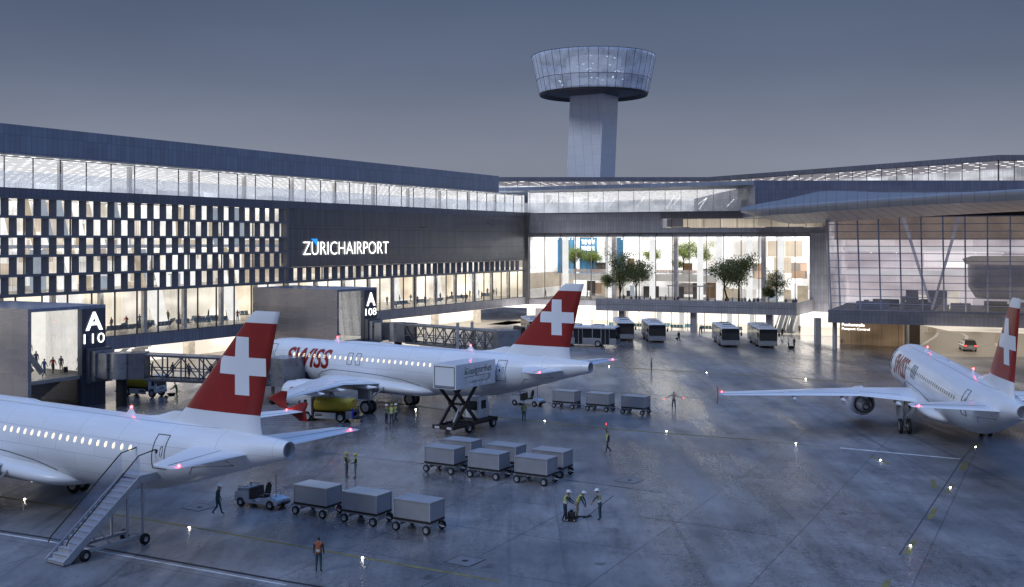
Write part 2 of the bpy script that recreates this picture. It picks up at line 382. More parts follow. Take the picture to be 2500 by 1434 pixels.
m_road = mat('underpass_road', (.3, .28, .25), .45, 0, .2, .25, .2)
m_yline = mat('yellow_marking', (.2, .17, .05), .6, 0, .35, 1.2)
m_wline = mat('white_marking', (.62, .62, .62), .6, 0, .35, 1.5)
m_joint = mat('joint_seal', (.012, .012, .018), .5, 0, .3, .6)
m_joint2 = mat('worn_joint_seal', (.05, .05, .06), .6, 0, .4, .8)
m_rline = mat('red_marking', (.09, .015, .015), .6, 0, .35, 1)
def strip(name, pts, w, m, z=.004):
    """painted line of width w along ground points"""
    mb = MB(); pts = [Vector((p[0], p[1], z)) for p in pts]; L, Rr = [], []
    for i, p in enumerate(pts):
        d = (pts[min(i + 1, len(pts) - 1)] - pts[max(0, i - 1)]).normalized(); nn = Vector((-d.y, d.x, 0)) * w / 2
        L.append(p + nn); Rr.append(p - nn)
    for i in range(len(pts) - 1): mb.quad(Rr[i], Rr[i + 1], L[i + 1], L[i])
    return tag(mb.build(name, m), kind='structure')
def px(*a): return [g(*q) for q in a]
strip('yellow_taxi_line', px((-60, 1204), (310, 1262), (500, 1293), (885, 1362), (1220, 1420)), .22, m_yline)
strip('yellow_taxi_line', px((655, 968), (800, 975), (965, 985), (1100, 1003), (1240, 1022), (1490, 1048), (1850, 1075)), .4, m_yline)
strip('yellow_taxi_line', px((1440, 893), (1600, 903), (1900, 922), (2116, 936)), .45, m_yline)
strip('yellow_taxi_line', px((560, 985), (750, 958)), .2, m_yline)
strip('yellow_taxi_line', px((1880, 1079), (1960, 1086), (2010, 1092)), .2, m_yline)
strip('white_taxi_line', px((2050, 1094), (2345, 1121)), .3, m_wline)
strip('apron_joint', px((720, 1098), (1035, 1133)), .1, m_joint, .005)
strip('apron_joint', px((1380, 1172), (1615, 1203)), .1, m_joint, .005)
strip('apron_joint', px((1300, 943), (1995, 993)), .13, m_joint, .005)
strip('apron_joint', px((1300, 843), (2100, 885)), .2, m_joint, .005)
strip('apron_joint', px((2480, 980), (2352, 1117), (2195, 1356)), .07, m_joint2, .005)
strip('apron_joint', px((-40, 1290), (130, 1316), (240, 1338), (700, 1420), (900, 1452)), .2, m_joint, .005)
strip('apron_joint', px((-40, 1297), (130, 1324), (240, 1346), (700, 1429)), .14, m_wline, .003)
strip('apron_joint', px((1900, 1310), (1560, 1262)), .05, m_joint, .005)
for i in range(9):
    strip('red_hatch_line', px((560 + i * 6, 1000 + i * 4.5), (745 + i * 3, 992 + i * 6)), .12, m_rline)
for q in (((2374, 1082), (2396, 1082), (2388, 1096), (2366, 1096)), ((2350, 1130), (2362, 1130), (2356, 1148), (2341, 1148)), ((2271, 1171), (2282, 1171), (2290, 1193), (2278, 1193)), ((2320, 1182), (2330, 1182), (2318, 1204), (2306, 1204)), ((2276, 1241), (2291, 1241), (2276, 1268), (2262, 1268)), ((2225, 1319), (2240, 1319), (2222, 1353), (2206, 1353)), ((2160, 1417), (2176, 1417), (2160, 1450), (2140, 1450)), ((2124, 1115), (2132, 1115), (2178, 1134), (2166, 1134))):
    pts = [g(*p, .004) for p in q]; mb = MB(); mb.quad(pts[3], pts[2], pts[1], pts[0])
    tag(mb.build('yellow_dash_marking', m_yline), kind='structure')
# road and kerbs under the right-hand hall
rd = MB(); rd.add([(Vector((p.x, p.y, .008))) for p in (g(2250, 872), g(2640, 872), g(2900, 790), g(2160, 790))], [(0, 1, 2, 3)])
tag(rd.build('underpass_road', m_road), kind='structure')
for pts in (px((2236, 852), (2262, 836), (2284, 822), (2290, 814), (2282, 811), (2230, 808)), px((2352, 846), (2358, 832), (2361, 822), (2350, 815), (2320, 810), (2260, 806)), px((2240, 866), (2350, 858), (2420, 842)), px((2434, 846), (2434, 824), (2470, 815), (2560, 812))):
    strip('kerb_line', pts, .5, m_conc if len(pts) == 3 else m_wline, .016)

# ground lamps along the taxi lines
GL = [((60, 1221), 'left of the passenger stairs'), ((462, 1290), 'on the nearest yellow line, right of the passenger stairs'), ((885, 1364), 'on the nearest yellow line beside the orange-vested worker'), ((682, 972), 'beside the nose wheel of the middle airliner'), ((1015, 1001), 'under the middle airliner, left of the scissor lift'), ((1330, 1029), 'beside the worker near the far baggage tug'), ((1627, 1054), 'on the yellow line right of the marshaller with a raised wand'), ((1943, 1084), 'on the yellow line where it meets the white line'), ((1487, 896), 'just behind the tail cone of the middle airliner'), ((1725, 911), 'on the farthest yellow line, right of the lone standing worker'), ((1967, 926), 'at the right end of the farthest yellow line'), ((2150, 1125), 'on a lone yellow dash below the white line'), ((2382, 1093), 'on the dash nearest the right airliner'), ((2320, 1192), 'on the middle dash of the dashed line at right'), ((2223, 1335), 'on the nearest dash of the dashed line at right')]
lamp0 = None
for (u, v), where in GL:
    p = g(u, v)
    if lamp0 is None:
        lamp0 = thing('ground_light', 'x', 'ground light', p, 0, 'lit lamps set in the apron lines')
        q = MB(); q.cyl((0, 0, .012), (0, 0, 1), .13, .024, 14); q.build('rim', m_metal, lamp0)
        q = MB(); q.ball((0, 0, .05), .05, 0, 10, (1, 1, .7)); q.build('lens', m_warm, lamp0)
        o = lamp0
    else: o = dup(lamp0, 'x', p, 0)
    o['label'] = 'small lit apron lamp ' + where
for (u, v), where in (((1135, 1370), 'near the front edge of the apron'), ((1537, 1173), 'right of the parked row of dollies'), ((487, 1239), 'left of the walking man in overalls')):
    p = g(u, v); t = thing('manhole_cover', 'square metal manhole cover in the apron ' + where, 'manhole', p, R(-33), 'manhole covers in the apron')
    q = MB(); q.box(-.75, .75, -.75, .75, .001, .006); q.build('frame', m_joint, t)
    q = MB(); q.box(-.68, .68, -.68, .68, .006, .012); q.build('plate', mat('manhole_plate', (.2, .2, .22), .4, .2, .2, 3), t)
    q = MB(); q.cyl((0, 0, .014), (0, 0, 1), .16, .012, 12); q.build('lid', m_dark, t)

# ------------------------------------------------------------------ left pier building; its frame: x toward the camera along the wall, y outward
CX, CY_ = 2.67, 211.7
LT = (-.4736, -.8807); LA = math.atan2(LT[1], LT[0]); LS = 1.1892; PS = (LS, 1, 1)
def ls(u, n=0.0):
    k = (u - 1250) / F; x0 = CX + .8807 * n; y0 = CY_ - .4736 * n
    return (x0 - y0 * k) / (.4736 - .8807 * k) / LS
def LW(s, n, z=0): return Vector((CX - .4736 * LS * s + .8807 * n, CY_ - .8807 * LS * s - .4736 * n, z))
pier = thing('pier_building', 'long pier terminal with dark louvre screen and glazed top floor', 'terminal building', (CX, CY_, 0), LA, None, PS)
S1 = 116.0
c_warmwall = roomm('pier_wall', ((.95, .9, .82), (.62, .52, .42), (.98, .95, .92), (.85, .77, .66), (.98, .96, .94), (.7, .68, .68), (.95, .9, .82), (.5, .44, .4)), 1.0, 1.3, 2.6)
c_wood = roomm('pier_wood_wall', ((.9, .81, .66), (.94, .87, .75), (.97, .95, .91), (.84, .72, .55), (.94, .88, .78)), 1.2, 5.2, 5, fine=.4)
c_up = roomm('upper_wall', ((.62, .63, .66), (.75, .76, .79), (.5, .51, .55), (.85, .86, .88), (.66, .66, .68)), 1.0, 3, 1.3, fine=.3)
c_cream = roomm('cream_wall', ((.86, .8, .72), (.9, .84, .77), (.82, .76, .68)), .85, 9, 9, fine=.08)
c_ceil = ceilm('lamp_ceiling', (.5, .47, .44), .35, (1, .97, .9), 7, 2.2, 1.5, .14, 0, .5)
c_ceilup = ceilm('upper_lamp_ceiling', (.56, .56, .57), 1.15, (1, .98, .95), 3.0, 1.2, 2.1, .15, 0, .45)
c_ceilw = glow('soft_ceiling', (1, .92, .8), 1.25, .3, .2)
c_dimceil = glow('dim_ceiling', (.3, .3, .34), .35, .3, .3)
def room(parent, s0, s1, y0, y1, z0, z1, wall, ceil, floor=m_floor, ends=True):
    """a lit room: y0 is the window side, y1 the back wall"""
    q = MB(); q.quad((s0, y0, z0), (s1, y0, z0), (s1, y1, z0), (s0, y1, z0)); q.build('interior_floor', floor, parent)
    q = MB(); q.quad((s0, y1, z0), (s1, y1, z0), (s1, y1, z1), (s0, y1, z1))
    if ends:
        q.quad((s0, y0, z0), (s0, y1, z0), (s0, y1, z1), (s0, y0, z1)); q.quad((s1, y0, z0), (s1, y1, z0), (s1, y1, z1), (s1, y0, z1))
    q.build('interior_wall', wall, parent)
    q = MB(); q.quad((s0, y0, z1), (s1, y0, z1), (s1, y1, z1), (s0, y1, z1)); q.build('ceiling', ceil, parent)
# cladding
q = MB(); q.box(9, S1, -46, 0, 24.3, 27.3); q.build('roof_fascia', m_roofc, pier)
q = MB(); q.box(-.5, S1, -.5, 0, 19.9, 20.87); q.box(-.5, S1, -18, -.5, 20.5, 20.8); q.build('parapet_band', m_band, pier)
q = MB(); q.box(-.4, 59.3, -.35, .15, 11.95, 19.9); q.build('sign_wall', m_clad, pier)
q = MB(); q.box(-.6, S1, -16, .12, 3.28, 4.72); q.build('floor_fascia', m_fasc, pier)
q = MB()
for z in (14.35, 17.1): q.box(0, 59.3, .15, .165, z, z + .035)
q.build('wall_joint', m_line, pier)
# louvre screen: five staggered rows, the lowest runs on under the sign wall
q = MB(); per, rowh = 1.62, 2.0
for r_ in range(5):
    z0 = 9.76 + r_ * rowh; z1 = z0 + rowh
    sa = 2.0 if r_ == 0 else 59.4
    off = per / 2 if r_ % 2 else 0
    q.box(sa, S1, -.05, .62, z0, z0 + .28)
    k = int((sa - off) / per)
    while True:
        s = off + k * per; k += 1
        if s + .5 > S1: break
        if s < sa: continue
        q.prism([(s + .06, .02), (s + .46, .02), (s + .08, .56), (s, .56)], z0 + .28, z1)
q.box(59.3, S1, -.05, .66, 19.76, 19.9); q.box(2, 59.3, -.05, .62, 11.72, 11.86)
q.build('louvre_screen', m_fin, pier)
q = MB(); q.box(59.25, 59.5, -.05, .6, 9.76, 19.76); q.build('louvre_end_plate', m_fin, pier)
def glazing(parent, s0, s1, y, z0, z1, pitch, m=m_glass, mm=m_mull, w=.09, d=.16, name='window_pane', rails=(), first=None):
    q = MB(); q.quad((s0, y, z0), (s1, y, z0), (s1, y, z1), (s0, y, z1)); q.build(name, m, parent)
    q = MB(); s = s0 if first is None else first
    while s <= s1 + .01: q.box(s - w / 2, s + w / 2, y - d / 2, y + d / 2, z0, z1); s += pitch
    for z in rails: q.box(s0, s1, y - d / 2 + .02, y + d / 2 - .02, z - .03, z + .03)
    q.box(s0, s1, y - d / 2 + .03, y + d / 2 - .03, z1 - .08, z1); q.box(s0, s1, y - d / 2 + .03, y + d / 2 - .03, z0, z0 + .08); q.build('mullion_grid', mm, parent)
# storeys behind the louvres
room(pier, 59.5, S1, -.45, -9, 9.9, 14.6, c_warmwall, c_ceil); room(pier, 59.5, S1, -.45, -9, 15.0, 19.85, c_warmwall, c_ceil)
room(pier, 0, 59.3, -.45, -9, 9.85, 12.1, c_warmwall, c_ceilw)
glazing(pier, 59.5, S1, -.3, 9.9, 19.85, 4.86); glazing(pier, 0, 59.3, -.3, 9.85, 11.95, 2.9)
# partitions, screens and furniture that give the rooms behind the louvres their depth
rnd = random.Random(9); part_m = [glow('partition_white_glow', (1, .97, .93), 1.25, .2, .6), glow('partition_beige_glow', (.85, .7, .5), .7, .3, .6), mat('partition_dark', (.1, .09, .09), .5), mat('partition_wood', (.35, .22, .12), .5), glow('partition_blue_glow', (.6, .68, .8), .6, .2, .6)]  # white, beige and blue ones glow, room light put in as emission
for z0, z1, n_ in ((9.9, 14.6, 34), (15.0, 19.85, 34), (9.85, 12.1, 0)):
    for i in range(n_):
        s = rnd.uniform(60, 112); w = rnd.uniform(.3, 1.9); y = rnd.uniform(-8.5, -1.6); q = MB(); k = rnd.random()
        if k < .35: q.add([(s, y, z0), (s + .7, y, z0), (s + 2.0, y, z1), (s + 1.1, y, z1)], [(0, 1, 2, 3)])
        else: q.box(s, s + w, y, y + .15, z0, z0 + (z1 - z0) * (rnd.choice([.3, .5, .97])))
        q.build('partition', part_m[rnd.choice([0, 0, 0, 1, 4, 4])], pier)
# departure concourse
room(pier, 0, S1, -.3, -13, 4.75, 9.7, c_wood, c_ceil)
glazing(pier, 0, S1, -.1, 4.72, 9.76, 2.7, w=.1)
m_colw = mat('column_white', (.75, .72, .68), .5)
for i in range(22):
    s = 3 + i * 5.4; q = MB(); q.box(s - .22, s + .22, -2.2, -1.75, 4.75, 9.7); q.build('interior_column', m_colw, pier)
m_supp = glow('support_glow', (1, .96, .9), 1.1, .15, .5)  # supports glow; the concourse light is put into the material
for i in range(10):
    s = 6 + i * 11; q = MB()
    q.add([(s, -6, 4.75), (s + 1.6, -6, 4.75), (s + 3.2, -6, 9.7), (s + 1.0, -6, 9.7), (s, -6.4, 4.75), (s + 1.6, -6.4, 4.75), (s + 3.2, -6.4, 9.7), (s + 1.0, -6.4, 9.7)], [(0, 1, 2, 3), (4, 7, 6, 5), (0, 3, 7, 4), (1, 5, 6, 2)]); q.build('slanted_support', m_supp, pier)
# ground level below the concourse
q = MB(); q.quad((0, -11, 0), (S1, -11, 0), (S1, -11, 3.3), (0, -11, 3.3)); q.build('ground_wall', c_cream, pier)
q = MB(); q.quad((0, .1, 3.26), (S1, .1, 3.26), (S1, -11, 3.26), (0, -11, 3.26)); q.build('lit_soffit', glow('soffit_glow', (1, .9, .78), 2.0, .35, .12), pier)
q = MB(); q.quad((0, 1, .012), (S1, 1, .012), (S1, -11, .012), (0, -11, .012)); q.build('ground_paving', m_road, pier)
m_gcw = mat('ground_column_white', (.7, .66, .6), .6)
for i in range(9): s = 6 + i * 12.5; q = MB(); q.box(s - .5, s + .5, -7.2, -6.2, .0, 3.26); q.build('ground_column', m_gcw, pier)
for sa in (41.5, 75.5):
    q = MB()
    for i in range(12): q.box(sa + i * .4, sa + i * .4 + .42, -6, -4.2, 3.2 - i * .27 - .3, 3.2 - i * .27)
    for y in (-6, -4.2): q.bar((sa, y, 3.9), (sa + 4.8, y, .9), .06, .5)
    q.build('ground_stair', m_grey, pier)
# glazed top floor with wind screen
room(pier, -2, S1, -1.6, -46, 20.9, 24.25, c_up, c_ceilup)
glazing(pier, -1, S1, -1.5, 20.87, 24.2, 2.9, m_glassu, w=.035)
q = MB(); q.quad((-.3, -.08, 20.87), (S1, -.08, 20.87), (S1, -.08, 22.55), (-.3, -.08, 22.55)); q.build('balustrade', m_glassb, pier)
for i in range(14): s = 4 + i * 8.3; q = MB(); q.box(s, s + .4, -4.2, -3.8, 20.9, 24.2); q.build('upper_column', m_colw, pier)
rnd = random.Random(3); m_truss = glow('truss_glow', (1, .98, .95), 1.3)  # braces glow by themselves to read as brightly lit
for i in range(20):
    s = rnd.uniform(0, S1); y = rnd.uniform(-11, -4); a = rnd.uniform(1.2, 2.2)
    q = MB(); q.bar((s, y, 21.6 + rnd.random()), (s - a, y, 23.2 + rnd.random() * .7), .13); q.build('lit_brace', m_truss, pier)
# airport sign
s0, s1 = 56.3, 39.0
sign = thing('airport_sign', 'white lit lettering reading ZÜRICHAIRPORT with a blue triangle on the dark wall', 'sign', (CX, CY_, 0), LA, None, PS)
body = 'ZURICHAIRPORT'
lettering('lettering', body, lambda x, y: (s0 + (s1 - s0) * x, .3, 13.5 + 1.85 * y), m_litw, sign, -.012)
q = MB()
ua, ub = s0 + (s1 - s0) * .08, s0 + (s1 - s0) * .148
q.add([(ua, .34, 15.75), (ub, .34, 15.75), (ub, .34, 14.75), (ua, .30, 15.75), (ub, .30, 15.75), (ub, .30, 14.75)], [(0, 1, 2), (3, 5, 4), (0, 3, 4, 1), (1, 4, 5, 2), (2, 5, 3, 0)]); q.build('blue_triangle', m_bluel, sign)

# ------------------------------------------------------------------ the two gate towers
GN = 13.94
def gate_tower(sa, sb, num, where, glassfrac):
    """sa pillar edge (far), sb near corner, in the pier frame; front at n = 15.7"""
    t = thing('gate_tower', f'grey gate tower with white sign A {num}, {where}', 'gate building', (CX, CY_, 0), LA, None, PS)
    N = GN; sp = sa + (sb - sa) * (1 - glassfrac)
    q = MB(); q.box(sb - .3, sb, .3, N, 0, 9.4); q.build('side_wall', m_gate, t)
    q = MB(); q.box(sa, sb - .3, .3, N, 9.1, 9.4); q.build('roof', m_roofc, t)
    q = MB(); q.box(sa, sp, N - .6, N, 0, 9.1); q.box(sa, sa + .3, .3, N - .6, 0, 9.1); q.build('sign_pillar', m_gated, t)
    q = MB(); q.quad((sp, N - .12, .1), (sb - .3, N - .12, .1), (sb - .3, N - .12, 9.1), (sp, N - .12, 9.1)); q.build('window_pane', m_glass, t)
    cw = glow('gate_wall_glow', (.95, .9, .82), 1.2, .18, .25)  # light of the gate room put into the wall as emission
    q = MB(); q.quad((sa, 6, 2.9), (sb - .3, 6, 2.9), (sb - .3, 6, 9.1), (sa, 6, 9.1)); q.quad((sa + .3, 6, 2.9), (sa + .3, N - .6, 2.9), (sa + .3, N - .6, 9.1), (sa + .3, 6, 9.1)); q.quad((sb - .31, 6, 2.9), (sb - .31, N - .2, 2.9), (sb - .31, N - .2, 9.1), (sb - .31, 6, 9.1)); q.build('interior_wall', cw, t)
    q = MB(); q.box(sa + .3, sb - .35, 6, N - .3, 2.6, 2.92); q.build('landing', m_floor, t)
    q = MB()
    for i in range(11): q.box(sa + 2, sb - .8, N - 3.2 - i * .34, N - 3.2 - i * .34 + .36, 2.3 - i * .21, 2.42 - i * .21)
    q.bar((sb - .9, N - 3, 3.3), (sb - .9, N - 6.8, .8), .06); q.bar((sa + 2, N - 3, 3.3), (sa + 2, N - 6.8, .8), .06); q.build('lower_stair', m_lgrey, t)
    q = MB(); q.bar((sb - .5, N - 2.2, 6.6), (sp + 2.2, N - 2.2, 3.3), .12, .5); q.bar((sb - .5, N - 3.6, 6.6), (sp + 2.2, N - 3.6, 3.3), .12, .5); q.tube([(sb - .6, N - 1.6, 4.3), (sb - 1.6, N - 1.5, 4.1), (sb - 2.2, N - 1.5, 3.6), (sb - 2.3, N - 1.5, 3.0)], .05); q.build('escalator', m_grey, t)
    mid = (sa + sp) / 2; w = (sp - sa)
    lettering('lettering', 'A', lambda x, y: (mid + .36 * w - .72 * w * x, N + .06, 7.05 + 1.72 * y), m_litw, t, .02)
    lettering('lettering', num, lambda x, y: (mid + .44 * w - .88 * w * x, N + .06, 5.82 + .92 * y), m_litw, t, -.004)
    q = MB()
    for z in (3.2, 6.4): q.box(sa, sp, N, N + .012, z, z + .03)
    q.build('wall_joint', m_line, t)
    return t
gate_tower(95.26, 102.5, '110', 'at the left edge', .68)
gate_tower(57.9, 65.0, '108', 'behind the middle airliner', .68)

# ------------------------------------------------------------------ back terminal; its frame: x to the right along the wall, y inward
BX, BY = 3.1, 211.7; BA = math.atan2(-.4075, .9132); BS = 1.033; QS = (BS, 1, 1)
def bs(u, m=0.0):
    k = (u - 1250) / F; x0 = BX + .4075 * m; y0 = BY + .9132 * m
    return (y0 * k - x0) / (.9132 + .4075 * k) / BS
def BW(s, m, z=0): return Vector((BX + .9132 * BS * s + .4075 * m, BY - .4075 * BS * s + .9132 * m, z))
term = thing('terminal_building', 'central terminal with tall brightly lit glass hall above the bus gates', 'terminal building', (BX, BY, 0), BA, None, QS)
c_hall = roomm('hall_wall', ((.97, .95, .92), (.6, .57, .54), (.98, .96, .93), (.72, .7, .68), (.99, .97, .94), (.45, .38, .3), (.95, .93, .9)), .82, 3.2, 3.1, fine=.2)
q = MB(); q.box(-.9, .25, -.6, 2, 3.2, 20.9); q.build('corner_pier', m_clad, term)
q = MB(); q.box(.25, 25.5, -.15, 1.2, 16.95, 20.75); q.box(25.5, 55.2, -.1, 1.2, 16.95, 17.8); q.build('upper_fascia', m_fasc, term)
q = MB(); q.box(25.5, 58, -.6, 4.5, 19.45, 20.7); q.build('overhang', m_clad, term)
q = MB(); q.quad((25.5, 3.6, 17.8), (55.2, 3.6, 17.8), (55.2, 3.6, 19.45), (25.5, 3.6, 19.45)); q.build('recessed_wall', roomm('recess_wall', ((.5, .44, .36), (.6, .53, .44), (.1, .1, .12), (.45, .4, .34), (.66, .58, .48)), .28, 3.3, 3, fine=.2), term)
q = MB()
q.box(27, 56.1, 1.02, 1.08, 19.4, 19.45)
for i in range(11): q.box(27 + i * 2.9, 27.08 + i * 2.9, 1.0, 1.1, 17.8, 19.45)
q.build('mullion_grid', m_mull, term)
room(term, .3, 51, .3, 19, 4.4, 16.5, c_hall, glow('hall_ceiling', (1, .96, .9), 3.0, .35, .3), glow('hall_floor', (.85, .8, .75), .35, .3, .4))  # floor glows as well, hall light put into it
q = MB(); q.box(.3, 51, .3, 1.2, 16.2, 16.95); q.build('ceiling_edge', m_grey, term)
glazing(term, .25, 51, .08, 4.4, 16.95, 3.02, w=.1, d=.22, mm=mat('hall_mullion', (.18, .16, .15), .4), first=3.3)
q = MB(); q.box(4, 34, 11, 19, 7.7, 8.9); q.build('mezzanine', glow('mezzanine_front', (.8, .74, .68), .62, .2, .4), term)  # mezzanine front glows without being a lamp
q = MB(); q.quad((4, 10.9, 8.9), (34, 10.9, 8.9), (34, 10.9, 9.9), (4, 10.9, 9.9)); q.build('balustrade', m_glassb, term)
m_cg = glow('column_glow', (1, .98, .95), 1.05, .1, .5)  # columns emit the light that would fall on them
for s in (3.2, 12.0, 20.5, 29.5, 33.0, 38.5, 44.0): q = MB(); q.box(s, s + .95, 9.5, 10.3, 4.4, 16.5); q.build('interior_column', m_cg, term)
m_fcg = mat('front_column_grey', (.45, .42, .43), .5)
for s in (15.5, 27, 42.5): q = MB(); q.box(s, s + .75, 2.4, 3.1, 4.4, 16.5); q.build('front_column', m_fcg, term)
m_shop = roomm('shop_front_wall', ((.35, .3, .26), (.7, .5, .38), (.25, .23, .22), (.8, .7, .6), (.5, .34, .24)), .5, 1.3, 1.4, fine=.3)
for s0_, s1_, z0, z1 in ((36.5, 40.5, 8.2, 11.2), (45.2, 48.0, 8.4, 11.4), (40.0, 43.5, 5.2, 8.0), (24, 32.5, 5.0, 7.2), (6, 11, 4.6, 7.0)): q = MB(); q.box(s0_, s1_, 16.5, 16.7, z0, z1); q.build('shop_front', m_shop, term)
q = MB()
for i in range(5): q.box(24.5 + i * 1.9, 24.62 + i * 1.9, 8, 8.12, 4.4, 6.9)
q.box(24.3, 32.6, 7.9, 8.2, 6.9, 7.1); q.build('bar_canopy', m_grey, term)
wb = thing('wine_bar_wall', 'blue ribbed wall panel lettered THE VIEW WINEBAR inside the glass hall', 'sign', (BX, BY, 0), BA, None, QS)
blu = panelm('blue_ribbed_panel', (.03, .16, .36), .22, 9, .5, 0, .5)
q = MB(); 
for ua_, ub_ in ((1355, 1402), (1415, 1457), (1478, 1520)): q.box(bs(ua_, 14.4), bs(ub_, 14.4), 14.4, 14.6, 8.9, 16.1)
q.build('panel', roomm('blue_panel_lit', ((.07, .2, .36), (.1, .27, .44), (.08, .23, .4)), .6, .9, 8, fine=.5), wb)
lettering('lettering', 'THE VIEW', lambda x, y: (bs(1419, 14.3) + (bs(1452, 14.3) - bs(1419, 14.3)) * x, 14.3, 14.75 + .95 * y), m_litw, wb, .03)
lettering('lettering', 'WINEBAR', lambda x, y: (bs(1419, 14.3) + (bs(1452, 14.3) - bs(1419, 14.3)) * x, 14.3, 13.5 + .95 * y), m_litw, wb, .03)
dk = thing('hanging_disc', 'large white disc hanging under the hall ceiling', 'ceiling ornament', (BX, BY, 0), BA, None, QS)
q = MB(); q.cyl((41.2, 8, 14.3), (.9, .4, 0), 1.9, .3, 28); q.build('disc', glow('disc_glow', (.95, .92, .88), .9, .15, .4), dk)
q = MB(); q.tube([(41.2, 8, 16.2), (41.2, 8, 16.5)], .03); q.build('cable', m_dark, dk)
for i in range(26):
    s = rnd.uniform(5, 49); w = rnd.uniform(.5, 2.4); y = rnd.uniform(12.5, 18) if s < 34 else rnd.uniform(6, 18); z0 = rnd.choice([4.4, 4.4, 8.95]) if s < 34 else 4.4; q = MB(); q.box(s, s + w, y, y + .3, z0, z0 + rnd.choice([1.1, 2.2, 3.0])); q.build('shop_partition', rnd.choice(part_m), term)
for i in range(30):
    s = rnd.uniform(2, 49); y = rnd.uniform(2, 9); q = MB(); q.tube([(s, y, 16.5), (s, y, 15.9)], .02, 5); q.ball((s, y, 15.8), .14); q.build('pendant_lamp', m_litw, term)
# end pier, terrace, bus gates
q = MB(); q.box(51, 56.5, -.3, 8, 3.3, 16.95); q.build('end_pier', m_fasc, term)
q = MB(); q.box(.2, 16.2, -.25, 12, 3.35, 4.38); q.build('floor_fascia', m_fasc, term)
terr = [(17.6, -12.5), (50.9, -12.5), (51.74, -.3), (17.8, -.3)]
q = MB(); q.prism(terr, 3.35, 4.4); q.prism([(17.6, -12.52), (50.9, -12.52), (50.9, -12.2), (17.6, -12.2)], 4.4, 5.42); q.prism([(50.9, -12.2), (51.74, -.3), (51.4, -.3), (50.56, -12.2)], 4.4, 5.42); q.build('terrace', m_fasc, term)
q = MB(); q.quad((17.6, -12.54, 4.42), (50.9, -12.54, 4.42), (50.9, -12.54, 4.46), (17.6, -12.54, 4.46)); q.build('terrace_joint', m_line, term)
room(term, -4, 60, -9.8, 9, .012, 3.3, c_cream, glow('bus_gate_ceiling', (1, .95, .88), 2.6, .3, .2), m_floor, False)
q = MB(); q.quad((16, -10, 0.01), (50, -10, 0.01), (50, -10, 3.3), (16, -10, 3.3)); q.build('window_pane', m_glass, term)
q = MB()
for i in range(13): q.box(16 + i * 2.8, 16.08 + i * 2.8, -10.05, -9.95, 0, 3.3)
q.build('mullion_grid', m_mull, term)
for s, w_, y0, y1 in ((21.3, 1, -11.4, -10.5), (33.6, 1, -11.4, -10.5), (45.9, 1, -11.4, -10.5), (1.5, 2.1, -.2, 1)): q = MB(); q.box(s, s + w_, y0, y1, 0, 3.34); q.build('ground_column', m_fasc, term)
m_icg = glow('inner_column_glow', (.95, .9, .84), .8, .1, .5)  # light on the inner columns put in as emission
for s in (17.5, 19.5, 25.5, 29.5, 37.8, 41.6): q = MB(); q.box(s, s + .7, -3, -2.3, 0, 3.3); q.build('inner_column', m_icg, term)
for s in (46.6, 48.4):
    t = thing('escalator', 'steel escalator rising into the terminal behind the bus gates, ' + ('left one of the pair' if s < 47 else 'right one of the pair'), 'escalator', (BX, BY, 0), BA, 'escalators beside the bus gates', QS)
    q = MB()
    for i in range(14): q.box(s, s + 1.1, -6.5 + i * .42, -6.5 + i * .42 + .44, .03, .2 + i * .24)
    q.build('steps', m_grey, t)
    for x in (s - .1, s + 1.1):
        q = MB(); q.tube([(x, -7.3, .5), (x, -6.9, 1.0), (x, -.8, 4.3)], .09); q.add([(x, -6.9, .1), (x, -6.9, 1.0), (x, -.8, 4.3), (x, -.8, 3.3)], [(0, 1, 2, 3)]); q.build('handrail', m_lgrey, t)
# glazed upper storeys of the terminal
room(term, -1, 64, 2.3, 46, 20.75, 24.8, c_up, c_ceilup)
q = MB(); q.box(-1.5, 60, -.2, 16, 20.55, 20.74); q.build('upper_floor', m_band, term)
glazing(term, -.5, 52, 2.0, 20.74, 24.8, 2.9, m_glassu, w=.035)
q = MB(); q.quad((-.3, -.1, 20.74), (42, -.1, 20.74), (42, -.1, 22.7), (-.3, -.1, 22.7)); q.build('balustrade', m_glassb, term)
rnd = random.Random(5)
for i in range(12):
    s = rnd.uniform(1, 40); y = rnd.uniform(4, 10); q = MB(); q.bar((s, y, 21.4 + rnd.random()), (s + 1.5, y, 23.2 + rnd.random() * .8), .13); q.build('lit_brace', m_truss, term)
YK = lambda ps: [(p[0], p[1] * KY) + tuple(p[2:]) for p in ps]
roofp = YK([(-3.3, 165), (40.4, 146), (60, 160), (60, 215), (-20, 215)])
slab = thing('roof_deck', 'flat pale roof deck edge sloping up above the terminal gallery', 'roof')
q = MB(); q.prism(roofp, 24.85, 25.5); q.build('deck', m_roofc, slab)
top = thing('upper_terminal', 'set-back top storey with continuous glazing behind the roof deck', 'terminal building')
q = MB()
for a, b in (((-60, 198), (44.6, 198)), ((44.6, 198), (81.9, 147)), ((81.9, 147), (120, 147))):
    a, b = YK([a, b])
    a, b = Vector((*a, 0)), Vector((*b, 0)); q.add([a + Vector((0, 0, 25.5)), b + Vector((0, 0, 25.5)), b + Vector((0, 0, 29.2)), a + Vector((0, 0, 29.2))], [(0, 1, 2, 3)])
q.build('window_pane', m_glass, top)
q = MB(); q.prism(YK([(-60, 197.5), (44.3, 197.5), (81.7, 146.5), (125, 146.5), (125, 230), (-60, 230)]), 29.0, 29.9); q.build('roof', panelm('top_roof_clad', (.19, .19, .22), .6, 3, .5, .2), top)
q = MB(); q.prism(YK([(-60, 198.6), (44.9, 198.6), (82.3, 147.8), (120, 147.8), (120, 228), (-60, 228)]), 28.9, 28.96); q.build('ceiling', ceilm('top_lamp_ceiling', (.4, .37, .4), .55, (1, .97, .93), 2.0, 2.2, 4.5, .25, R(35), .4), top)
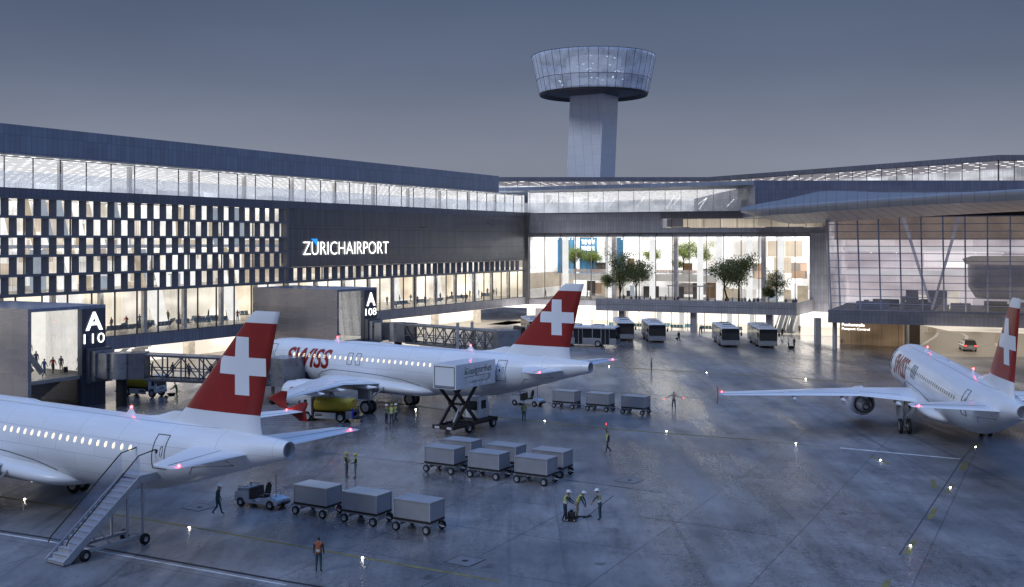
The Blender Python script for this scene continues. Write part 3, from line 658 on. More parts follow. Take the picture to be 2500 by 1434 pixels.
q = MB(); q.add([Vector(p) for p in YK(((-60, 214, 25.5), (52, 214, 25.5), (96, 158, 25.5), (120, 158, 25.5), (120, 158, 29.2), (96, 158, 29.2), (52, 214, 29.2), (-60, 214, 29.2)))], [(0, 1, 6, 7), (1, 2, 5, 6), (2, 3, 4, 5)]); q.build('interior_wall', c_up, top)
q = MB(); d = Vector((81.9 - 44.6, (147 - 198) * KY, 0)); L = d.length; d.normalize()
for i in range(22): p = Vector((44.6, 198 * KY, 25.5)) + d * (i * L / 21); q.box(p.x - .05, p.x + .05, p.y - .05, p.y + .05, 25.5, 29.2)
for i in range(20): q.box(-4 + i * 2.6, -3.92 + i * 2.6, 198 * KY - .05, 198 * KY + .05, 25.5, 29.2)
for i in range(10): q.box(82 + i * 2.6, 82.08 + i * 2.6, 147 * KY - .05, 147 * KY + .05, 25.5, 29.2)
q.build('mullion_grid', m_mull, top)
blk = thing('roof_block', 'dark blue clad windowless block above the swooping roof', 'building block')
q = MB(); q.box(40.4, 125, 145 * KY, 200 * KY, 19.5, 25.5); q.build('cladding', panelm('block_clad', (.16, .18, .26), .6, 3.0, .42, .3), blk)

# ------------------------------------------------------------------ control tower
Ty = 236.0 * KY; Tx = (1449 - 1250) / F * Ty
tow = thing('control_tower', 'tall apron control tower with a flared round glass cab on a leaning slab shaft', 'control tower', (Tx, Ty, 0))
kz = lambda v, Y: H + (YH - v) / F * Y
zt, zb = kz(113, Ty - 16.8), kz(212, Ty - 14.6)
Rt, Rb = 16.7, 14.65
q = MB(); a0 = R(34)
def shaft(z):
    lean = .0 - (60 - z) * .042
    w, dd = 9.2, 8.0
    pts = []
    base = [(-.66 * w, .1 * dd), (.28 * w, -.55 * dd), (.78 * w, .35 * dd), (-.2 * w, .9 * dd)]
    return [(x + lean, y, z) for x, y in base]
q.loft([shaft(0), shaft(zb - .4)], 0, False, True, False); q.build('shaft', panelm('tower_clad', (.78, .81, .88), .9, 2.75, .34, .15, .72, .04, 'xy', .02), tow)
K = 40
def ring(r, z): return [(r * math.cos(2 * math.pi * i / K), r * math.sin(2 * math.pi * i / K), z) for i in range(K)]
zm = zt - (zt - zb) * .64
q = MB(); q.loft([ring(Rb, zb), ring(Rb + (Rt - Rb) * .36, zm), ring(Rt, zt)], 0, False, False, False); q.build('cab_glass', glassm('tower_glass', (.6, .66, .78), 2.0, .7, (.72, .76, .84), .06), tow)  # strong veil in the glass paints in a pale, bright reflection
q = MB()
for i in range(K):
    if i % 1 == 0: q.bar(ring(Rb + .05, zb)[i], ring(Rt + .05, zt)[i], .07)
for r, z in ((Rb + .04, zb), (Rb + (Rt - Rb) * .36 + .04, zm), (Rt + .04, zt)):
    rr_ = ring(r, z)
    for i in range(K): q.bar(rr_[i], rr_[(i + 1) % K], .1)
q.build('mullion_grid', m_mull, tow)
q = MB(); q.loft([ring(Rb + .05, zb), ring(Rb - .1, zb - .5), ring(Rb - .5, zb - .55), ring(Rb - 1.6, zb + .3), ring(7, zb - .4)], 0, False, True, False); q.build('underside', mat('tower_soffit', (.06, .055, .055), .5, .2, .1, 1), tow)
q = MB(); q.loft([ring(Rt - .3, zt - .3), ring(Rt - .4, zt - .5)], 0, True, False, False); q.build('roof', m_dark, tow)
q = MB(); q.loft([ring(Rb - .8, zb + .4), ring(Rb - .8, zb + .6)], 0, True, True, False); q.loft([ring(Rb - .4, zm - .1), ring(Rb - .4, zm + .1)], 0, True, True, False); q.build('cab_floor', m_grey, tow)
q = MB(); q.loft([ring(7, zb + .5), ring(7.5, zt - .6)], 0, False, False, False); q.build('cab_core', glow('core_glow', (.72, .8, .95), .5, .6, .35), tow)  # core glows to brighten the cab from within
q = MB(); rnd = random.Random(11)
for i in range(26):
    a = rnd.uniform(math.pi * 1.05, math.pi * 1.95); r = rnd.uniform(9, 13.2); z = zb + (zt - zb) * rnd.choice([.2, .3, .45, .5, .55, .6, .62, .85])
    x, y = r * math.cos(a), r * math.sin(a); q.box(x - .22, x + .22, y - .1, y + .1, z - .08, z + .1)
q.build('cab_lamp', glow('cab_lamp_glow', (.95, .98, 1), 2.2), tow)
# ------------------------------------------------------------------ right-hand hall, swoop roof, passport control
HX, HY = 45.0, 123.0 * KY
hall = thing('glass_hall', 'outward leaning glass hall with a fine mullion grid on stilts', 'terminal building', (HX, HY, 0), BA)
Z0, Z1, LEAN, HL = 5.77, 18.7, -3.8, 64.0
def hp(s, z, off=0.0): return (s, LEAN * (z - Z0) / (Z1 - Z0) + off, z)
q = MB(); q.quad(hp(0, Z0), hp(HL, Z0), hp(HL, Z1), hp(0, Z1)); q.build('window_pane', m_glassh, hall)
q = MB()
for i in range(24): s = .0 + (1.25 + (i - 1) * 2.72 if i else 0); q.bar(hp(s, Z0), hp(s, Z1), .1, .2)
for i in range(14): z = Z0 + i * (Z1 - Z0) / 13; q.bar(hp(0, z, -.05), hp(HL, z, -.05), .1, .09)
q.build('mullion_grid', m_mullw, hall)
q = MB(); q.box(-.4, HL, -.3, 30, 3.95, 5.72); q.build('floor_fascia', m_band, hall)
c_dim = roomm('dim_hall_wall', ((.66, .58, .57), (.76, .68, .67), (.56, .5, .52), (.84, .77, .76), (.6, .53, .54)), .66, 11, 2.3, fine=.15)
room(hall, -.2, HL, -.2, 20, 5.75, 19.6, c_dim, glow('dim_hall_ceiling', (.52, .36, .27), .35, .35, .15), glow('dim_hall_floor', (.3, .3, .4), .16, .3, .5))  # floor and ceiling carry the hall light as emission
q = MB(); q.quad((-.3, -.2, Z0), (-.3, 20, Z0), (-.3, 20, Z1), hp(-.3, Z1)); q.build('end_wall', m_lgrey, hall)
m_pcol = glow('pale_column_glow', (.5, .5, .62), .42, .3, .3)  # unlit columns brightened by a glow of their own
for s in (13, 32, 47):
    for d_ in (-1, 1): q = MB(); q.tube([(s, 5.5, 5.8), (s + d_ * 3.6, 2.6, 18.7)], [.16, .24], 10); q.build('slanted_column', m_pcol, hall)
q = MB(); q.box(0, HL, 3.2, 3.5, 15.6, 19.4); q.build('bulkhead', glow('copper_bulkhead_glow', (.5, .36, .27), .42, .35, .25), hall)  # band glows; the light on it is put in as emission
rnd = random.Random(4); hm = [mat('hall_dark', (.07, .07, .09), .5), mat('hall_blue', (.16, .2, .34), .5), mat('hall_grey', (.3, .29, .32), .5), glow('hall_lit_panel', (.95, .85, .7), .9, .3, .6)]
for i in range(30):
    s = rnd.uniform(1, 45); w = rnd.uniform(.6, 3); y = rnd.uniform(5, 17); q = MB(); q.box(s, s + w, y, y + .4, 5.8, 5.8 + rnd.choice([.8, 1.1, 1.6, 2.6])); q.build('counter', hm[rnd.choice([0, 0, 1, 1, 2, 2, 3])], hall)
m_gf = glow('gallery_front', (.85, .8, .8), .9, .2, .2)  # gallery fronts glow, the light on them put in
for z in (10.4, 14.0): q = MB(); q.box(0, HL, 12, 20, z, z + .55); q.build('gallery', m_gf, hall)
q = MB()
for i in range(16): q.box(4 + i * 3.6, 4.2 + i * 3.6, 11.8, 11.95, 13.6, 13.75)
q.box(14, 17.5, 11.5, 11.7, 11.6, 12.6); q.build('gallery_lamp', glow('gallery_lamp_glow', (1, .97, .94), 1.5), hall)
pod = thing('lounge_pod', 'dark rounded pod with a copper brim inside the leaning hall', 'pavilion', (HX, HY, 0), BA)
def sup(cx, cy, rx, ry, z, k=28): return [(cx + rx * math.copysign(abs(math.cos(2 * math.pi * i / k)) ** .6, math.cos(2 * math.pi * i / k)), cy + ry * math.copysign(abs(math.sin(2 * math.pi * i / k)) ** .6, math.sin(2 * math.pi * i / k)), z) for i in range(k)]
q = MB(); q.loft([sup(27, 9, 8.5, 4, 7.5), sup(27, 9, 9.4, 4.8, 9), sup(27, 9, 9.5, 4.9, 12.2)]); q.build('body', mat('pod_dark', (.5, .47, .5), .35, .1, .2, .5), pod)
q = MB(); q.loft([sup(27, 9, 9.8, 5.2, 12.2), sup(27, 9, 10.2, 5.5, 12.9), sup(27, 9, 9, 4.6, 13.3)]); q.build('brim', glow('pod_brim', (.55, .47, .43), .45, .25, .4), pod)  # brim glows, the light on it put into the material
q = MB(); q.tube([(27, 9, 5.75), (27, 9, 7.6)], 2.2, 18); q.build('foot', m_dark, pod)
for i, (s, w, c_) in enumerate(((3, 4.5, 'blue'), (9.5, 3.5, 'grey'), (15.5, 2.6, 'blue'), (20, 4, 'dark'), (26.5, 4.5, 'blue'), (34, 4, 'grey'))):
    t = thing('lounge_sofa', f'{c_} lounge sofa behind the leaning glass, {ORD[i]} from the hall\'s left end', 'sofa', (HX, HY, 0), BA, 'sofas in the leaning glass hall')
    mm = mat('sofa_' + c_, {'blue': (.12, .16, .3), 'grey': (.2, .2, .22), 'dark': (.04, .04, .05)}[c_], .7)
    q = MB(); q.box(s, s + w, 2.2, 3.1, 5.9, 6.35, 0, .08); q.build('seat', mm, t)
    q = MB(); q.box(s, s + w, 3.1, 3.35, 5.9, 6.9, 0, .08); q.build('backrest', mm, t)
# the roof, a curved wing
st = [  # u, rim top v, Y, rim bottom v, back u, back v, back Y, under u, under v, under Y
    (1808, 513, 126, 518, 1812, 512, 128.6, 1812, 520, 128.6),
    (1850, 508, 122, 527, 1852, 500, 132, 1868, 534, 130),
    (1900, 503, 119.6, 524, 1905, 489, 137, 1925, 546, 131.5),
    (1960, 498.5, 117, 521, 1962, 476, 141, 1985, 545, 127),
    (2010, 494.5, 114.8, 517, 2012, 466.5, 143, 2046, 541, 118.8),
    (2080, 490, 111.6, 512, 2082, 467, 143.5, 2120, 537, 116.6),
    (2150, 485, 108, 507, 2152, 470, 143.5, 2200, 532, 114.6),
    (2230, 479.5, 104.5, 502, 2232, 473, 143.5, 2290, 527, 112.4),
    (2310, 474, 101, 498, 2314, 477, 143.5, 2385, 522, 110.4),
    (2400, 468.5, 97, 494, 2404, 481, 143.5, 2480, 517, 108.4),
    (2520, 461, 92.5, 488, 2520, 486, 143.5, 2620, 511, 105.6),
    (2700, 450, 87, 480, 2700, 492, 143.5, 2840, 502, 101.6)]
swoop = thing('swoop_roof', 'curved metal wing roof sweeping out over the leaning glass hall', 'roof')
def smooth(a, b, c_, d, t): return .5 * (2 * b + (c_ - a) * t + (2 * a - 5 * b + 4 * c_ - d) * t * t + (3 * b - a - 3 * c_ + d) * t ** 3)
fine = []
for i in range(len(st) - 1):
    P0, P1, P2_, P3 = st[max(0, i - 1)], st[i], st[i + 1], st[min(len(st) - 1, i + 2)]
    for j in range(4): fine.append(tuple(smooth(*q4, j / 4) for q4 in zip(P0, P1, P2_, P3)))
st = fine + [st[-1]]
top_r, bot_r, rim_r = [], [], []
for u, v, Y, vb, ub, vb2, Yb, uu, vu, Yu in st:
    a, b, c_, e_ = at(u, v, Y), at(u, vb, Y + .25), at(ub, vb2, Yb), at(uu, vu, Yu)
    aa = at(u, v - 1.2, Y + 1.0)
    mid_ = a.lerp(c_, .5) + Vector((0, 0, .35))
    top_r.append([aa, aa.lerp(c_, .33) + Vector((0, 0, .25)), aa.lerp(c_, .66) + Vector((0, 0, .25)), c_])
    rim_r.append([aa, a + Vector((0, -.12, -.12)), a.lerp(b, .45) + Vector((0, -.25, 0)), b])
    bot_r.append([b, b.lerp(e_, .5), e_])
def sheet(name, rows, m, parent, sm=True):
    q = MB(); k = len(rows[0]); vs = [p for r_ in rows for p in r_]
    q.add(vs, [(i * k + j, i * k + j + 1, (i + 1) * k + j + 1, (i + 1) * k + j) for i in range(len(rows) - 1) for j in range(k - 1)], 0, sm); return q.build(name, m, parent)
m_sw = mat('swoop_metal', (.28, .28, .3), .35, .3, .08, .4); m_swu = mat('swoop_soffit', (.78, .66, .58), .45, .05, .15, .3)
sheet('roof_sheet', top_r, m_sw, swoop); sheet('rim', rim_r, m_sw, swoop); sheet('soffit', bot_r, m_swu, swoop)
q = MB()
def ipt(rows, f, j):
    i = min(int(f), len(rows) - 2); return Vector(rows[i][j]).lerp(Vector(rows[i + 1][j]), f - i)
for k in range(30):
    f = 2 + k * 1.44
    if f > 43: break
    for rows, js in ((rim_r, (0, 1, 2, 3)), (bot_r, (0, 1, 2)), (top_r, (0, 1, 2, 3))):
        pts = [ipt(rows, f, j) for j in js]
        for a, b in zip(pts, pts[1:]): q.bar(a, b, .03, .02)
q.build('roof_seam', m_line, swoop)
q = MB(); q.prism(YK([(46, 121.2), (100, 99), (104, 109), (50, 131)]), 18.75, 19.3); q.build('soffit_gap_shade', m_dark, swoop)  # dark slab standing in for the shaded gap above the glass
# stilts and passport control box
for i, (u, v, w) in enumerate(((2038, 853, .33), (2214, 851, .33), (2240, 838, .4))):
    p = g(u, v); q = MB(); q.cyl((0, 0, 1.97), (0, 0, 1), w, 3.94, 18)
    o = q.build('round_column', m_lgrey, None, loc=p); tag(o, ('pale round column left of the passport control wall', 'pale round column at the right end of the passport control wall', 'darker round column behind the right end of the passport control wall')[i], 'column', 'round columns under the leaning hall')
pp = thing('passport_control_box', 'wood clad box lettered Passkontrolle Passport Control under the hall', 'building', g(2050, 840))
a = g(2050, 840) - g(2050, 840); b = g(2206, 848) - g(2050, 840); dirp = b.normalized(); nrm = Vector((dirp.y, -dirp.x, 0)); L = b.length
pp.rotation_euler = (0, 0, math.atan2(dirp.y, dirp.x))
q = MB(); q.box(0, L, 0, 5, .02, 3.94); q.build('wood_wall', roomm('wood_panel', ((.45, .31, .19), (.5, .35, .22), (.42, .28, .17)), .36, 3.1, 4.5, fine=.45), pp)
q = MB()
for x in (3.1, 6.2, L - .7): q.box(x, x + .035, -.02, 0, .02, 3.9)
q.build('wall_joint', m_line, pp)
lettering('lettering', 'Passkontrolle', lambda x, y: (.35 + 3.35 * x, -.03, 2.72 + .46 * y), m_litw, pp, .008)
lettering('lettering', 'Passport Control', lambda x, y: (.35 + 4.1 * x, -.03, 2.06 + .46 * y), m_litw, pp, .008)
dk2 = thing('dark_wall_block', 'dark metal wall block beside the passport control box', 'wall', g(2246, 846))
q = MB(); q.box(-2.6, 0, 0, 6, 0, 3.94); q.build('wall', mat('dark_bronze', (.07, .055, .04), .4, .3, .2, .8), dk2)
up = thing('underpass', 'bright concrete underpass with square columns below the hall', 'underpass')
q = MB(); q.add(YK([(56, 112, 3.9), (120, 85, 3.9), (130, 190, 3.9), (58, 190, 3.9)]), [(0, 1, 2, 3)]); q.build('lit_soffit', glow('underpass_glow', (1, .88, .74), .9, .4, .1), up)
q = MB(); q.add(YK([(46, 178, 0), (140, 160, 0), (140, 160, 4), (46, 178, 4)]), [(0, 1, 2, 3)]); q.build('back_wall', c_cream, up)
m_pc = mat('pale_concrete', (.6, .55, .48), .7)
for u, v in ((2273, 812), (2383, 806), (2445, 838)):
    q = MB(); p = g(u, v); q.box(p.x - .7, p.x + .7, p.y - .6, p.y + .6, 0, 3.9); q.build('square_column', m_pc, up)
q = MB(); p = g(1998, 842); q.box(p.x - .42, p.x + .42, p.y, p.y + .9, 0, 3.94)
o = q.build('gate_column', m_lgrey); tag(o, 'square grey column between the escalators and the passport wall', 'column')

# ------------------------------------------------------------------ jet bridges (world frame from the gate towers)
m_br = mat('bridge_metal', (.3, .31, .34), .3, .6, .15, 1.2); m_brd = mat('bridge_dark', (.14, .15, .18), .35, .5, .15, 1.5)
def jet_bridge(sp, cabp, cabdir, zc, label, posts, seed):
    t = thing('jet_bridge', label, 'jet bridge')
    z0, z1 = 2.65, 4.95; f_ = LW(sp, GN); r0 = LW(sp - .4, GN + (2.7 if seed == 1 else 3.9))
    d = Vector((.8807, -.4736, 0)); tx = Vector((-.4736, -.8807, 0))
    def ob(c, w, dd, za, zb_, name, m):
        q = MB(); q.prism([(c + tx * w + d * dd)[:2], (c - tx * w + d * dd)[:2], (c - tx * w - d * dd)[:2], (c + tx * w - d * dd)[:2]], za, zb_); return q.build(name, m, t)
    ob(f_ + d * .25, 1.35, .25, z0 - .5, z1 + .45, 'portal_frame', m_brd); ob(f_ + d * .75, 1.15, .28, z0 - .3, z1 + .2, 'portal_frame', m_br)
    ob(f_ + d * 1.6, .95, .7, z0, z1, 'link_tunnel', m_br)
    q = MB(); q.cyl((r0.x, r0.y, (z0 + z1) / 2), (0, 0, 1), 1.2, z1 - z0 + .1, 20); q.build('rotunda', m_br, t)
    q = MB(); q.cyl((r0.x, r0.y, z0 / 2), (0, 0, 1), .5, z0, 18); q.build('support_column', m_dark, t)
    c = Vector(cabp); ax = (c - r0); ax.z = 0; L = ax.length; ax.normalize(); nn = Vector((-ax.y, ax.x, 0))
    def P(a, side, z): return r0 + ax * a + nn * side + Vector((0, 0, z))
    za, zb_ = z0, zc
    def zz(a): return za + (zb_ - za) * (a - 1.3) / (L - 2.4)
    hh = z1 - z0
    q = MB(); q.prism([P(.9, -1.15, 0)[:2], P(2.3, -1.15, 0)[:2], P(2.3, 1.15, 0)[:2], P(.9, 1.15, 0)[:2]], z0 - .05, z1 + .05); q.build('tunnel_collar', m_brd, t)
    a0, a1 = 2.3, L - 1.2
    q = MB(); q.add([P(a0, -1, zz(a0)), P(a1, -1, zz(a1)), P(a1, 1, zz(a1)), P(a0, 1, zz(a0)), P(a0, -1, zz(a0) - .18), P(a1, -1, zz(a1) - .18), P(a1, 1, zz(a1) - .18), P(a0, 1, zz(a0) - .18)], [(0, 1, 2, 3), (7, 6, 5, 4), (0, 4, 5, 1), (2, 6, 7, 3)]); q.build('tunnel_floor', m_brd, t)
    q = MB(); q.add([P(a0, -1.1, zz(a0) + hh), P(a1, -1.1, zz(a1) + hh), P(a1, 1.1, zz(a1) + hh), P(a0, 1.1, zz(a0) + hh), P(a0, -1.1, zz(a0) + hh - .18), P(a1, -1.1, zz(a1) + hh - .18), P(a1, 1.1, zz(a1) + hh - .18), P(a0, 1.1, zz(a0) + hh - .18)], [(0, 1, 2, 3), (7, 6, 5, 4), (0, 4, 5, 1), (2, 6, 7, 3)]); q.build('tunnel_roof', m_br, t)
    q = MB()
    for side in (-1, 1): q.quad(P(a0, side * .95, zz(a0)), P(a1, side * .95, zz(a1)), P(a1, side * .95, zz(a1) + hh), P(a0, side * .95, zz(a0) + hh))
    q.build('window_pane', m_glass, t)
    q = MB(); n_ = max(4, round((a1 - a0) / 1.7))
    for side in (-1.06, 1.06):
        for i in range(n_):
            xa, xb = a0 + (a1 - a0) * i / n_, a0 + (a1 - a0) * (i + 1) / n_
            q.bar(P(xa, side, zz(xa)), P(xa, side, zz(xa) + hh), .12); q.bar(P(xa, side, zz(xa) + .05), P(xb, side, zz(xb) + hh - .1), .1) if i % 2 else q.bar(P(xa, side, zz(xa) + hh - .1), P(xb, side, zz(xb) + .05), .1)
            if i > n_ * .35: q.bar(P(xa, side, zz(xa) + .05), P(xb, side, zz(xb) + hh - .1), .1) if i % 2 == 0 else q.bar(P(xa, side, zz(xa) + hh - .1), P(xb, side, zz(xb) + .05), .1)
        q.bar(P(a0, side, zz(a0)), P(a1, side, zz(a1)), .16); q.bar(P(a0, side, zz(a0) + hh - .1), P(a1, side, zz(a1) + hh - .1), .16)
        q.bar(P(a0, side, zz(a0) + .9), P(a1, side, zz(a1) + .9), .08)
    q.build('truss', m_brd, t)
    cd = Vector(cabdir).normalized(); cn = Vector((-cd.y, cd.x, 0))
    def Cc(a, b_): return (c + cd * a + cn * b_)[:2]
    q = MB(); q.prism([Cc(-1.7, -1.4), Cc(1.1, -1.4), Cc(1.1, 1.4), Cc(-1.7, 1.4)], zc - .15, zc + hh + .2); q.build('cab', m_br, t)
    q = MB(); q.prism([Cc(1.1, -1.6), Cc(1.55, -1.6), Cc(1.55, 1.6), Cc(1.1, 1.6)], zc - .25, zc + hh + .55); q.build('canopy_bellows', m_dark, t)
    q = MB()
    for b_ in (-.8, .8): p = Vector((*Cc(-1.0, b_), 0)); q.cyl((p.x, p.y, (zc - .1) / 2 + .2), (0, 0, 1), .16, zc - .5, 10)
    q.build('lift_leg', mat('lift_leg_paint', (.32, .27, .2), .5), t)
    for b_ in (-.8, .8):
        p = Vector((*Cc(-1.0, b_), 0)); q = MB(); q.cyl((p.x, p.y, .32), (cn.x, cn.y, 0), .32, .3, 14); q.build('wheel', m_tyre, t)
    for a in posts:
        for side in (-1.3, 1.3):
            p = P(a, side, 0); q = MB(); q.bar(p + Vector((0, 0, .1)), p + Vector((0, 0, zz(a) + hh + .7)), .36); q.build('lift_post', m_lgrey, t)
    return t, P, zz, a0, a1
JB = [jet_bridge(96.1, (-21.4, 105, 0), (.5657, .8246, 0), 1.95, 'long truss jet bridge from gate A 110 docked at the nose of the middle airliner', (), 1),
      jet_bridge(59.0, (-.4, 130.0, 0), (.95, .3, 0), 2.5, 'latticed jet bridge from gate A 108 ending beside the middle airliner tail', (11.6,), 2)]
# ------------------------------------------------------------------ airliners; local frame: x to the nose, y to port, z up, main wheels at x = 0
m_exh = mat('exhaust_metal', (.62, .62, .65), .38, .15, .1, 4)
FS = [(0, 3.15, .03, .03), (.12, 3.17, .34, .33), (.4, 3.23, .62, .6), (1, 3.36, 1.0, .96), (2, 3.55, 1.42, 1.36), (3.2, 3.74, 1.78, 1.68), (4.5, 3.86, 1.99, 1.88), (6, 3.9, 2.07, 1.975), (10, 3.9, 2.07, 1.975), (15, 3.9, 2.07, 1.975), (20, 3.9, 2.07, 1.975), (24.5, 3.9, 2.07, 1.975), (27, 3.99, 1.99, 1.95), (29, 4.12, 1.85, 1.86), (31, 4.38, 1.57, 1.62), (33, 4.66, 1.24, 1.3), (35, 4.93, .88, .92), (36.6, 5.12, .6, .6), (37.5, 5.2, .44, .42)]
def fus(xa):
    for a, b in zip(FS, FS[1:]):
        if a[0] <= xa <= b[0]:
            t = (xa - a[0]) / (b[0] - a[0]); return [a[i] + (b[i] - a[i]) * t for i in (1, 2, 3)]
    return FS[-1][1:]
X0 = 17.71
def skin(xa, z, out=.012):
    """point on the port side of the fuselage at station xa and height z"""
    zc, hh, hw = fus(xa); q = max(-1, min(1, (z - zc) / hh)); th = math.asin(q)
    return Vector((X0 - xa, (hw + out) * math.cos(th), zc + (hh + out) * math.sin(th)))
def skin_th(xa, th, out=.012):
    zc, hh, hw = fus(xa); return Vector((X0 - xa, (hw + out) * math.cos(th), zc + (hh + out) * math.sin(th)))
FINS = [  # z, leading xa, trailing xa, half thickness
    (5.2, 28.6, 35.9, .24), (5.75, 29.2, 35.75, .24), (6.2, 29.85, 35.65, .235), (6.72, 30.45, 35.62, .23), (11.35, 34.62, 36.72, .12), (11.75, 34.98, 36.86, .1), (11.95, 35.3, 36.92, .05)]
def finp(z):
    for a, b in zip(FINS, FINS[1:]):
        if a[0] <= z <= b[0]:
            t = (z - a[0]) / (b[0] - a[0]); return [a[i] + (b[i] - a[i]) * t for i in (1, 2, 3)]
    return FINS[-1][1:]
AF = [(0, 0), (.03, .38), (.1, .72), (.25, .98), (.4, 1), (.6, .82), (.8, .48), (1, .06)]
def foil(le, te, half, fn):
    """closed aerofoil ring; fn(x along, t) gives the point"""
    up_ = [(le + (te - le) * a, half * b) for a, b in AF]
    return [fn(x, t) for x, t in up_] + [fn(x, -t) for x, t in reversed(up_[1:])]
def fin_ring(z):
    le, te, h = finp(z); return foil(le, te, h, lambda x, t: (X0 - x, t, z))
def fin_half(xa, z):
    le, te, h = finp(z); c = (xa - le) / (te - le)
    for a, b in zip(AF, AF[1:]):
        if a[0] <= c <= b[0]: return h * (a[1] + (b[1] - a[1]) * (c - a[0]) / (b[0] - a[0]))
    return 0
def make_plane():
    t = thing('airliner', 'x', 'airliner')
    q = MB(); K = 36
    q.loft([circ((X0 - xa, 0, zc), hw, K, 'x', hh / hw) for xa, zc, hh, hw in FS], 0, True, False)
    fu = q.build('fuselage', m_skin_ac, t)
    q = MB(); xa, zc, hh, hw = FS[-1]
    q.loft([circ((X0 - 37.5, 0, zc), hw * .999, K, 'x', hh / hw), circ((X0 - 37.52, 0, zc), hw * .86, K, 'x', hh / hw), circ((X0 - 37.1, 0, zc), hw * .8, K, 'x', hh / hw)], 0, False, True); q.build('tail_exhaust', m_lgrey, t)
    # belly fairing
    q = MB(); rings = []
    for xa, w, zt_, zb_ in ((10.2, .9, 2.6, 1.95), (10.9, 1.7, 3.0, 1.75), (12, 2.2, 3.25, 1.6), (15, 2.42, 3.3, 1.5), (18, 2.42, 3.2, 1.5), (20.5, 2.38, 3.05, 1.52), (22, 2.1, 2.85, 1.6), (22.9, 1.5, 2.6, 1.75), (23.3, .7, 2.35, 1.95)):
        rings.append(circ((X0 - xa, 0, (zt_ + zb_) / 2), w, 24, 'x', (zt_ - zb_) / 2 / w))
    q.loft(rings); q.build('belly_fairing', m_white, t)
    q = MB()
    pts = [skin(xa, z, .02) for xa, z in ((10.6, 2.7), (11.3, 3.2), (12.6, 3.5), (15, 3.45), (18, 3.35), (20.5, 3.1), (22.2, 2.7))]; q.tube(pts, .018, 5); q.build('fairing_line', m_line, t)
    # fin
    q = MB(); q.loft([fin_ring(z) for z in (5.2, 5.75, 6.2, 6.72)], 0, False, True); fb = q.build('fin_root', m_white, t)
    q = MB(); q.loft([foil(26.4, 31.5, .14, lambda x, k, z=5.85: (X0 - x, k, z)), foil(28.4, 31.6, .12, lambda x, k, z=6.12: (X0 - x, k, z)), foil(29.6, 31.7, .1, lambda x, k, z=6.45: (X0 - x, k, z))]); q.build('fin_fillet', m_white, t)
    q = MB(); q.loft([fin_ring(z) for z in (6.725, 7.5, 8.5, 9.5, 10.5, 11.35)], 0, True, True); fin = q.build('tail_fin', m_red, t)
    q = MB(); q.loft([fin_ring(z) for z in (11.355, 11.6, 11.8, 11.95)], 0, True, True); q.build('fin_cap', m_white, t)
    cx, cz = 34.55, 9.15
    for side in (1, -1):
        q = MB()
        def cell(xa0, xa1, z0, z1):
            n_ = 4
            for i in range(n_):
                for j in range(n_):
                    pp_ = []
                    for a, b in ((i, j), (i + 1, j), (i + 1, j + 1), (i, j + 1)):
                        x = xa0 + (xa1 - xa0) * a / n_; z = z0 + (z1 - z0) * b / n_; pp_.append((X0 - x, side * (fin_half(x, z) + .012), z))
                    q.quad(*pp_)
        arm, hw_ = 1.44, .45
        cell(cx - hw_, cx + hw_, cz - hw_, cz + hw_); cell(cx - hw_, cx + hw_, cz + hw_, cz + arm * 1.02); cell(cx - hw_, cx + hw_, cz - arm * 1.02, cz - hw_)
        cell(cx - arm * 1.03, cx - hw_, cz - hw_, cz + hw_); cell(cx + hw_, cx + arm * 1.03, cz - hw_, cz + hw_)
        q.build('white_cross', m_white, fin, fix=False)
    # wings
    WS = [(1.2, 11.3, 18.4, .48, 2.55), (2.2, 11.9, 18.3, .45, 2.62), (6.4, 14.0, 17.9, .24, 2.95), (11, 16.7, 19.7, .17, 3.15), (17.8, 20.6, 22.15, .08, 3.4)]
    for side in (1, -1):
        q = MB(); q.loft([foil(le, te, h, lambda x, k, y=y, z=z: (X0 - x, side * y, z + k)) for y, le, te, h, z in WS]); w = q.build('wing', m_white, t)
        q = MB(); q.loft([foil(a, b, .05, lambda x, k, z=z, y=y: (X0 - x, side * (y + k), z)) for a, b, z, y in ((21.9, 22.5, 4.05, 17.9), (21.1, 22.4, 3.7, 17.83), (20.4, 22.3, 3.4, 17.8), (21.1, 22.4, 3.1, 17.83), (21.7, 22.5, 2.75, 17.87))]); q.build('winglet', m_red, t)
        for y, xa in ((3.6, 18.2), (7.9, 18.4), (11.8, 19.7)):
            q = MB(); z = 2.6 + (y - 2) * .058
            q.loft([circ((X0 - xa + a, side * y, z - .18 + b), r, 10) for a, b, r in ((2.3, .05, .05), (1.2, -.05, .2), (0, -.08, .2), (-.9, 0, .06))]); q.build('flap_fairing', m_white, w)
        q = MB()
        for a, b in (((3.2, 17.9), (6.4, 17.45)), ((6.4, 17.2), (12.2, 19.0)), ((12.6, 19.5), (17.2, 21.6)), ((3.2, 16.6), (6.4, 16.7))):
            za_, zb_ = [2.6 + (yy - 2) * .058 + .03 for yy in (a[0], b[0])]
            def uz(y, x):
                for p_, r_ in zip(WS, WS[1:]):
                    if p_[0] <= y <= r_[0]:
                        f = (y - p_[0]) / (r_[0] - p_[0]); le = p_[1] + (r_[1] - p_[1]) * f; te = p_[2] + (r_[2] - p_[2]) * f; h = p_[3] + (r_[3] - p_[3]) * f; z = p_[4] + (r_[4] - p_[4]) * f
                        c = (x - le) / (te - le)
                        for k_, l_ in zip(AF, AF[1:]):
                            if k_[0] <= c <= l_[0]: return z + h * (k_[1] + (l_[1] - k_[1]) * (c - k_[0]) / (l_[0] - k_[0]))
                return 3
            q.bar((X0 - a[1], side * a[0], uz(*a) + .005), (X0 - b[1], side * b[0], uz(*b) + .005), .02, .015)
        q.build('panel_line', m_line, w)
        q = MB(); q.ball((X0 - 20.9, side * 17.5, 3.5), .06); q.build('beacon', m_beam, t)
